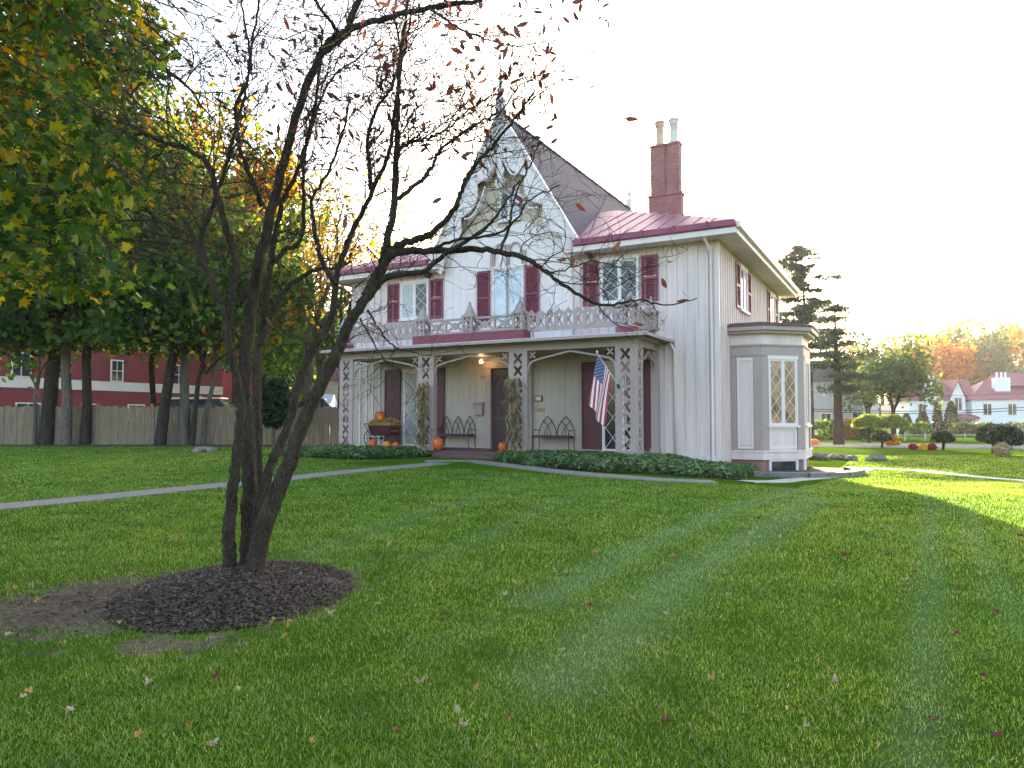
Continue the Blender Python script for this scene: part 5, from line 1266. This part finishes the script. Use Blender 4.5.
for px, lb, m in ((893, 'small reddish shrub by the road next to the left clipped yew', 'rust'),): g_ = gp(px, 447.5); bush('low_shrub', lb, g_[0], g_[1], .35, .3, .3, .25, 500, M[m], .12)
for px, lb, m in ((913, 'crimson flowering mum by the road, left of the yellow one', 'flowR'), (923, 'yellow flowering mum between the two crimson ones', 'flowY'), (932, 'crimson flowering mum by the road, right of the yellow one', 'flowR')):
    g_ = gp(px, 450); bush('flowering_mum', lb, g_[0], g_[1], .2, .2, .17, .13, 500, M[m], .07, 'flowers', 'mums by the road')
# columnar cypresses, hedge shrubs before the white house
for px, w_, hh, lb in ((937, .8, 4.4, 'narrow dark cypress left of the white house porch'), (951, 1.15, 4.6, 'broad dark cypress right of the white house porch'), (906, 1.0, 3.0, 'dark low cypress under the olive tree'), (922, 1.2, 3.2, 'dark cypress between the olive tree and the white house')):
    Y_ = 92; x = atY(px, Y_); z0 = float(zt(x, Y_)); t = empty('cypress', (x, Y_, z0), 0, label=lb, cat='tree', group='cypresses before the white house')
    n_ = 1300; f = RNG.uniform(0, 1, n_); a = RNG.uniform(0, 6.283, n_); rr = w_ * np.sqrt(np.clip(1 - f, 0, 1)) * np.minimum(1, .6 + f * 3) * RNG.uniform(.75, 1.03, n_)
    leaves('foliage', np.stack([rr * np.cos(a), rr * np.sin(a), f * hh], -1), .3, M['yew'], t); mb = MB(); mb.tube([(0, 0, -.1), (0, 0, hh * .8)], [.12, .03], 6); mb.build('trunk', M['bark3'], t)
for px, w_, lb, m in ((964, 1.9, 'brownish hedge shrub before the white house wall', 'olive'), (978, 2.1, 'olive hedge shrub before the white house, right of the brownish one', 'olive'), (919, 1.6, 'green low shrub beneath the olive tree', 'green'), (1019, 2.4, 'green shrub at the right end of the white house', 'olive'), (860, 1.6, 'dark green shrub before the lilac house', 'green'), (846, 1.5, 'russet shrub before the lilac house', 'rust'), (822, 1.8, 'dark shrub before the lilac house, beside the bay', 'green')):
    Y_ = 88 if px > 900 else 66; bush('hedge_shrub', lb, atY(px, Y_), Y_, w_, 1.2, 1.0, .8, 900, M[m], .34, group='shrubs before the far houses')

# ------------------------------------------------------------------ fences and far buildings
fa, fb = np.array([-48., 30.9]), np.array([-6.4, 31.3])
fence = empty('board_fence', (fb[0], fb[1], 0), 0, label='weathered grey vertical board fence along the left back of the lawn', cat='fence')
mb = MB(); L_ = np.linalg.norm(fb - fa); t_ = (fb - fa) / L_; ang = math.atan2(t_[1], t_[0]); mb.M = RZ(ang); x = -L_
while x < 0:
    hh = 1.72 + random.uniform(-.06, .05) - .1 * (x + L_) / L_ * .5; j = random.uniform(-.012, .012); wv = random.uniform(.125, .145)
    mb.prism([(x, -.02), (x + wv, -.02), (x + wv + j * .4, hh - .03), (x + wv - .03, hh), (x + .03, hh), (x + j * .4, hh - .03)], j - .012, j + .012); x += wv + random.uniform(.004, .014)
mb.build('boards', M['fence'], fence)
for k in range(-17, 0, 1):
    mb = MB(); mb.M = RZ(ang); mb.box(k * 2.4, k * 2.4 + .1, .03, .13, -.1, 1.8); mb.build('post', M['fence'], fence)
mb = MB(); mb.M = RZ(ang); mb.box(-L_, 0, .015, .05, .35, .45); mb.box(-L_, 0, .016, .05, 1.3, 1.4); mb.build('rail', M['fence'], fence)
# white rail fence across the road
rf = empty('rail_fence', (atY(960, 60), 60, float(zt(atY(960, 60), 60))), 0, label='low white post and rail fence across the road before the white house', cat='fence')
for k in range(8): mb = MB(); mb.box(k * 1.7 - 6.5, k * 1.7 - 6.41, -.05, .05, -.2, .62); mb.build('post', M['rail'], rf)
mb = MB(); mb.box(-6.5, 5.5, -.085, -.061, .44, .51); mb.build('rail', M['rail'], rf)

def facade(parent, a, b, z0, rows, name='window'):
    pass
def building(name, label, a, b, depth, z0, h, wm, rm, roof_h, wins, bands=(), over=.4, cat='building', hip=False, side=1):
    """front wall a->b (ground points), extruded away from the viewer"""
    a = np.array(a); b = np.array(b); L_ = np.linalg.norm(b - a); t = (b - a) / L_; o = empty(name, (a[0], a[1], z0), math.atan2(t[1], t[0]), label=label, cat=cat)
    mb = MB(); mb.box(0, L_, 0, depth, -1, h); mb.build('wall', wm, o)
    mb = MB(); e = over
    if hip: mb.add([(-e, -e, h), (L_ + e, -e, h), (L_ + e, depth + e, h), (-e, depth + e, h), (depth * .5, depth / 2, h + roof_h), (L_ - depth * .5, depth / 2, h + roof_h)], [(0, 1, 5, 4), (1, 2, 5), (2, 3, 4, 5), (3, 0, 4), (3, 2, 1, 0)])
    else: mb.add([(-e, -e, h - .1), (L_ + e, -e, h - .1), (L_ + e, depth / 2, h + roof_h), (-e, depth / 2, h + roof_h), (-e, depth + e, h - .1), (L_ + e, depth + e, h - .1)], [(0, 1, 2, 3), (3, 2, 5, 4), (0, 3, 4), (1, 5, 2), (0, 4, 5, 1)])
    mb.build('roof', rm, o)
    for z_, hh, m in bands: mb = MB(); mb.box(-.03, L_ + .03, -.06, -.002, z_, z_ + hh); mb.build('band', m, o)
    for x, z_, w_, hh in wins:
        mb = MB()
        mb.box(x - w_ / 2 - .1, x - w_ / 2, -.08, 0, z_ - .1, z_ + hh + .1); mb.box(x + w_ / 2, x + w_ / 2 + .1, -.08, 0, z_ - .1, z_ + hh + .1)
        mb.box(x - w_ / 2, x + w_ / 2, -.08, 0, z_ + hh, z_ + hh + .1); mb.box(x - w_ / 2, x + w_ / 2, -.1, 0, z_ - .1, z_); mb.box(x - w_ / 2, x + w_ / 2, -.06, -.03, z_ + hh * .5 - .03, z_ + hh * .5 + .03)
        mb.box(x - .025, x + .025, -.058, -.032, z_, z_ + hh)
        f = mb.build('window', M['white'], o); mb = MB(); mb.box(x - w_ / 2, x + w_ / 2, -.028, -.005, z_, z_ + hh); mb.build('pane', M['glass'], f)
    return o
ra, rb_ = (atY(-120, 43), 43), (atY(222, 68), 68)
La = math.hypot(rb_[0] - ra[0], rb_[1] - ra[1])
def along(px):      # distance along the red facade where a sight line meets it
    k = (px - 512) / FPX; dx, dy = rb_[0] - ra[0], rb_[1] - ra[1]; s_ = (k * ra[1] - ra[0]) / (dx - k * dy); return s_ * La
building('red_building', 'long dark red two storey building with a white band behind the fence', ra, rb_, 12, -.3, 7.2, M['redpaint'], M['greyroof'], 3.2,
         [(along(116), 4.4, .95, 1.6), (along(90), 1.2, 1.2, 1.2), (along(136), 1.2, 1.4, 1.2), (along(28), 1.2, 1.6, 1.2), (along(20), 4.4, 1.2, 1.6), (along(172), 1.2, 1.5, 1.2), (along(178), 4.4, 1.2, 1.6), (along(60), 4.4, 1., 1.6)], [(3.55, .75, M['white'])])
building('red_house', 'smaller red house with grey roof beyond the end of the long red building', (atY(212, 78), 78), (atY(279, 80), 80), 8, 0, 6.6, M['redpaint'], M['greyroof'], 1.8, [(5.7, 4.2, .8, 1.5)], cat='house')
wh = building('white_house', 'narrow white house behind the yellow leaved trunk', (atY(276, 72), 72), (atY(326, 72), 72), 8, 0, 6.6, M['wall2'], M['greyroof'], 2.6, [(1.7, 3.1, .9, 1.6)], cat='house')
building('tan_garage', 'tan garage with dark red roof beside the left porch column', (atY(325, 50), 50), (atY(352, 50), 50), 5, 0, 3.9, M['tan'], M['maroon'], 1.6, [], cat='garage')
building('blue_shed', 'small pale blue shed behind the fence beside the tan garage', (atY(309, 46), 46), (atY(327, 46), 46), 3, 0, 1.8, M['blue'], M['blue'], .9, [(.6, .5, .4, .5)], cat='shed', over=.1)
# parked cars behind the fence, only their roofs show
def carr(px, Y_, label, m, rz):
    c = empty('parked_car', (atY(px, Y_), Y_, .45), rz, label=label, cat='car')
    mb = MB(); mb.prism([(-2.2, .35), (2.2, .35), (2.25, .8), (1.3, .95), (-2.1, 1.0), (-2.25, .7)], -.85, .85); mb.build('body', m, c)
    mb = MB(); mb.add([(-1.9, -.8, 1.0), (1.15, -.8, .97), (1.15, .8, .97), (-1.9, .8, 1.0), (-1.4, -.66, 1.62), (.35, -.66, 1.66), (.35, .66, 1.66), (-1.4, .66, 1.62)], [(0, 1, 5, 4), (1, 2, 6, 5), (2, 3, 7, 6), (3, 0, 4, 7)]); mb.build('window', M['glass'], c)
    mb = MB(); mb.slab([(-1.45, -.68, 1.72), (.4, -.68, 1.74), (.4, .68, 1.74), (-1.45, .68, 1.72)], .08); mb.build('roof', m, c)
    for x in (-1.4, 1.4):
        for s_ in (-1, 1):
            mb = MB(); mb.M = M3((x, s_ * .78, .33)) @ Matrix.Rotation(math.pi / 2, 4, 'X'); mb.lathe([(.2, -.1), (.33, -.09), (.33, .09), (.2, .1)], n=18); mb.build('wheel', M['rubber'], c)
carr(196, 36, 'silver car parked behind the fence by the pale barked tree', M['car'], .1)
carr(216, 36, 'white car parked behind the fence, right of the silver car', M['white'], .05)
carr(318, 39, 'dark car parked behind the fence before the blue shed', M['darkmetal'], .2)
# lilac house behind the pine
building('lilac_house', 'pale lilac grey house behind the trunk of the dark pine', (atY(812, 76), 76), (atY(863, 73), 73), 8, float(zt(36, 75)), 6.2, M['lilac'], M['greyroof'], 2.4, [(1.4, 1.0, .9, 1.6), (4.5, 1.0, 1.0, 1.7), (4.5, 4.1, .9, 1.5), (2.6, 4.1, .9, 1.5)], cat='house')
# white house with rose roof
Yw = 112; zw = float(zt(60, Yw)) - .1
W0 = np.array([atY(972, Yw), Yw]); wo = empty('white_house', (W0[0], W0[1], zw), math.radians(-8), label='long white house with rose red roof and white chimneys across the road', cat='house')
mb = MB(); mb.box(0, 17, 0, 11, -1, 5.75); mb.box(-8.5, 0, 2.2, 10, -1, 5.6); mb.box(-2.8, -.6, .8, 2.3, -1, 6.0)
mb.prism([(-2.8, 6.0), (-.6, 6.0), (-1.7, 8.7)], .8, 3.5); mb.build('wall', M['wall2'], wo)
mb = MB(); e = .5
mb.add([(-e, -e, 5.75), (17.5, -e, 5.75), (17.5, 11.5, 5.75), (-e, 11.5, 5.75), (4.5, 5.5, 9.0), (14, 5.5, 9.0)], [(0, 1, 5, 4), (1, 2, 5), (2, 3, 4, 5), (3, 0, 4), (3, 2, 1, 0)])
mb.add([(-9, 1.8, 5.6), (2, 1.8, 5.6), (2, 6, 9.3), (-9, 6, 9.3), (-9, 10.4, 5.6), (2, 10.4, 5.6)], [(0, 1, 2, 3), (3, 2, 5, 4), (0, 3, 4), (1, 5, 2)])
for s_ in (-1, 1): mb.slab([(-1.7, .5, 8.95), (-1.7 + s_ * 1.4, .5, 5.75), (-1.7 + s_ * 1.4, 6, 5.75), (-1.7, 6, 8.95)][::s_ * -1], .18)
mb.add([(6, 2, 8.0), (19, 2, 8.0), (19, 6, 10.2), (6, 6, 10.2), (19, 10, 8), (6, 10, 8)], [(0, 1, 2, 3), (3, 2, 4, 5), (1, 4, 2), (0, 3, 5), (0, 5, 4, 1)])
mb.build('roof', M['roof2'], wo)
for x in (5.6, -5.2):
    mb = MB(); mb.box(x - 1.1, x + 1.1, 2.0, 3.2, 5.5, 9.3 if x > 0 else 8.9); c = mb.build('chimney', M['wall2'], wo)
    for k in (-.6, .1, .7): mb = MB(); mb.lathe([(.16, 0), (.14, .7), (.18, .75), (.18, .9)], (x + k, 2.6, 9.3 if x > 0 else 8.9), 8); mb.build('chimney_pot', M['white'], c)
for x, z_, w_, hh, y in ((12.5, 3.4, 2.4, 1.7, 0), (12.5, .6, 2.4, 1.7, 0), (2.2, 3.4, 1.0, 1.6, 0), (2.2, .6, 1.0, 1.6, 0), (-1.7, 4.2, .9, 1.8, .8), (-6.5, 3.3, 1.0, 1.6, 2.2), (-6.5, .6, 1.6, 1.6, 2.2), (-4.2, 3.3, 1.0, 1.6, 2.2), (5.8, 3.4, 1.0, 1.6, 0), (5.8, .6, 1.0, 1.6, 0)):
    mb = MB(); mb.box(x - w_ / 2 - .12, x + w_ / 2 + .12, y - .06, y - .003, z_ - .12, z_ + hh + .12); f = mb.build('window', M['rail'], wo)
    mb = MB(); mb.box(x - w_ / 2, x + w_ / 2, y - .09, y - .061, z_, z_ + hh); mb.build('pane', M['glass'], f)
    mb = MB()
    for k in range(1, 4 if w_ > 1.2 else 2): mb.box(x - w_ / 2 + k * w_ / (4 if w_ > 1.2 else 2) - .05, x - w_ / 2 + k * w_ / (4 if w_ > 1.2 else 2) + .05, y - .11, y - .091, z_, z_ + hh)
    mb.build('mullion', M['white'], f)
mb = MB(); mb.slab([(-3.8, -1.6, 2.9), (.4, -1.6, 2.9), (.4, .79, 3.5), (-3.8, .79, 3.5)], .2); mb.build('porch_roof', M['roof2'], wo)
for x in (-3.4, 0): mb = MB(); mb.box(x - .3, x + .3, -1.5, -1.0, -1, 2.7); mb.build('porch_pillar', M['taupe'], wo)
# utility poles with cables
def atz(px, py, Y_): return tuple(ap(px, py, Y_))
pole = empty('utility_pole', (atY(1110, 66), 66, float(zt(56, 66))), 0, label='wooden utility pole beyond the right edge carrying the cables', cat='utility pole')
mb = MB(); mb.tube([(0, 0, -.3), (0, 0, 7)], [.16, .12], 9); mb.box(-.9, .9, -.06, .06, 6.2, 6.35); mb.build('post', M['bark3'], pole)
pole2 = empty('utility_pole', (atY(812, 62), 62, float(zt(atY(812, 62), 62))), 0, label='wooden utility pole hidden behind the bay window carrying the cables', cat='utility pole')
mb = MB(); mb.tube([(0, 0, -.3), (0, 0, 6.0)], [.16, .12], 9); mb.build('post', M['bark3'], pole2)
for k, (ya, ym, yb) in enumerate(((409, 412.5, 405.5), (411, 415, 408.5), (392, 392.5, 389))):
    mb = MB(); A, B = np.array(atz(812, ya, 62)), np.array(atz(1110, yb - (6 if k < 2 else 2), 66)); pts = []
    for s_ in np.linspace(0, 1, 24): q = A + (B - A) * s_; q = q - np.array([0, 0, .55 * 4 * s_ * (1 - s_)]); pts.append(q)
    mb.tube(pts, .035 if k < 2 else .018, 5); tag(mb.build('overhead_cable', M['wire']), ('upper thick black cable of the pair sagging before the white house', 'lower thick black cable of the pair sagging before the white house', 'thin single wire high above the thick cables')[k], 'cable', 'cables along the road')
# pumpkin-coloured ball far by the road
g_ = gp(814, 447); o = empty('pumpkin', g_, 0, label='lone orange pumpkin far off by the road beside the bay', cat='pumpkin')
mb = MB(); mb.lathe([(a * .28, b * .28 * 1.6) for a, b in PUMP], n=32, lobes=10, amp=.09); mb.build('shell', M['pumpkin'], o, True)
mb = MB(); mb.tube([(0, 0, .36), (.02, 0, .5)], .04, 6); mb.build('stem', M['stem'], o)

# ------------------------------------------------------------------ fallen leaves
FL = {'fallY': ('yellow brown maple leaf fallen on the lawn', 'yellow fallen leaves', [(36, 607), (212, 524), (62, 652), (285, 644), (190, 736), (14, 594), (120, 630), (188, 623), (272, 628), (140, 745), (312, 754), (475, 697), (400, 470), (596, 556), (650, 520), (290, 630), (30, 700), (178, 542)]),
      'fallR': ('dark red leaf fallen on the lawn', 'dark red fallen leaves', [(447, 622), (566, 580), (394, 741), (665, 730), (985, 685), (932, 728), (895, 573), (997, 746), (845, 560), (958, 595), (511, 729), (948, 573), (1020, 540), (215, 684), (958, 640), (890, 560), (760, 522), (700, 560), (245, 533), (590, 612)]),
      'fallP': ('pale curled dry leaf fallen on the lawn', 'pale fallen leaves', [(808, 736), (666, 621), (660, 520), (750, 537), (780, 541), (240, 700), (70, 720), (463, 734), (150, 690), (96, 590), (22, 706), (505, 600), (330, 620), (690, 518), (380, 610), (640, 650), (835, 690), (560, 660), (730, 600), (420, 690)])}
def fallen(m):
    me = bpy.data.meshes.new('fallen_leaf'); P = MAPLE.copy(); P[:, 2] = .25 * np.hypot(P[:, 0], P[:, 1]) ** 2 + RNG.uniform(-.2, .35, len(P)) * 1.2
    me.from_pydata([(0, 0, 0)] + P.tolist(), [], [(0, 1 + i, 1 + (i + 1) % len(P)) for i in range(len(P))]); me.materials.append(m)
    return me
for key, (lb, grp, pts) in FL.items():
    pts = pts + [(random.uniform(5, 1020), 490 + 270 * random.random() ** 1.2) for _ in range(9)]
    meshes = [fallen(M[key]) for _ in range(4)]
    for i, (px, py) in enumerate(pts):
        o = bpy.data.objects.new('fallen_leaf', meshes[i % 4]); g_ = gp(px, py); o.location = (g_[0], g_[1], g_[2] + .042)
        s_ = random.uniform(.038, .062) * (1 if g_[1] < 6 else 1.4); o.scale = (s_ * 1.1, s_ * random.uniform(.7, 1.1), s_); o.rotation_euler = (random.gauss(0, .3), random.gauss(0, .3), random.uniform(0, 6.28)); link(o); tag(o, lb, 'leaf', grp)
bpy.context.view_layer.update()
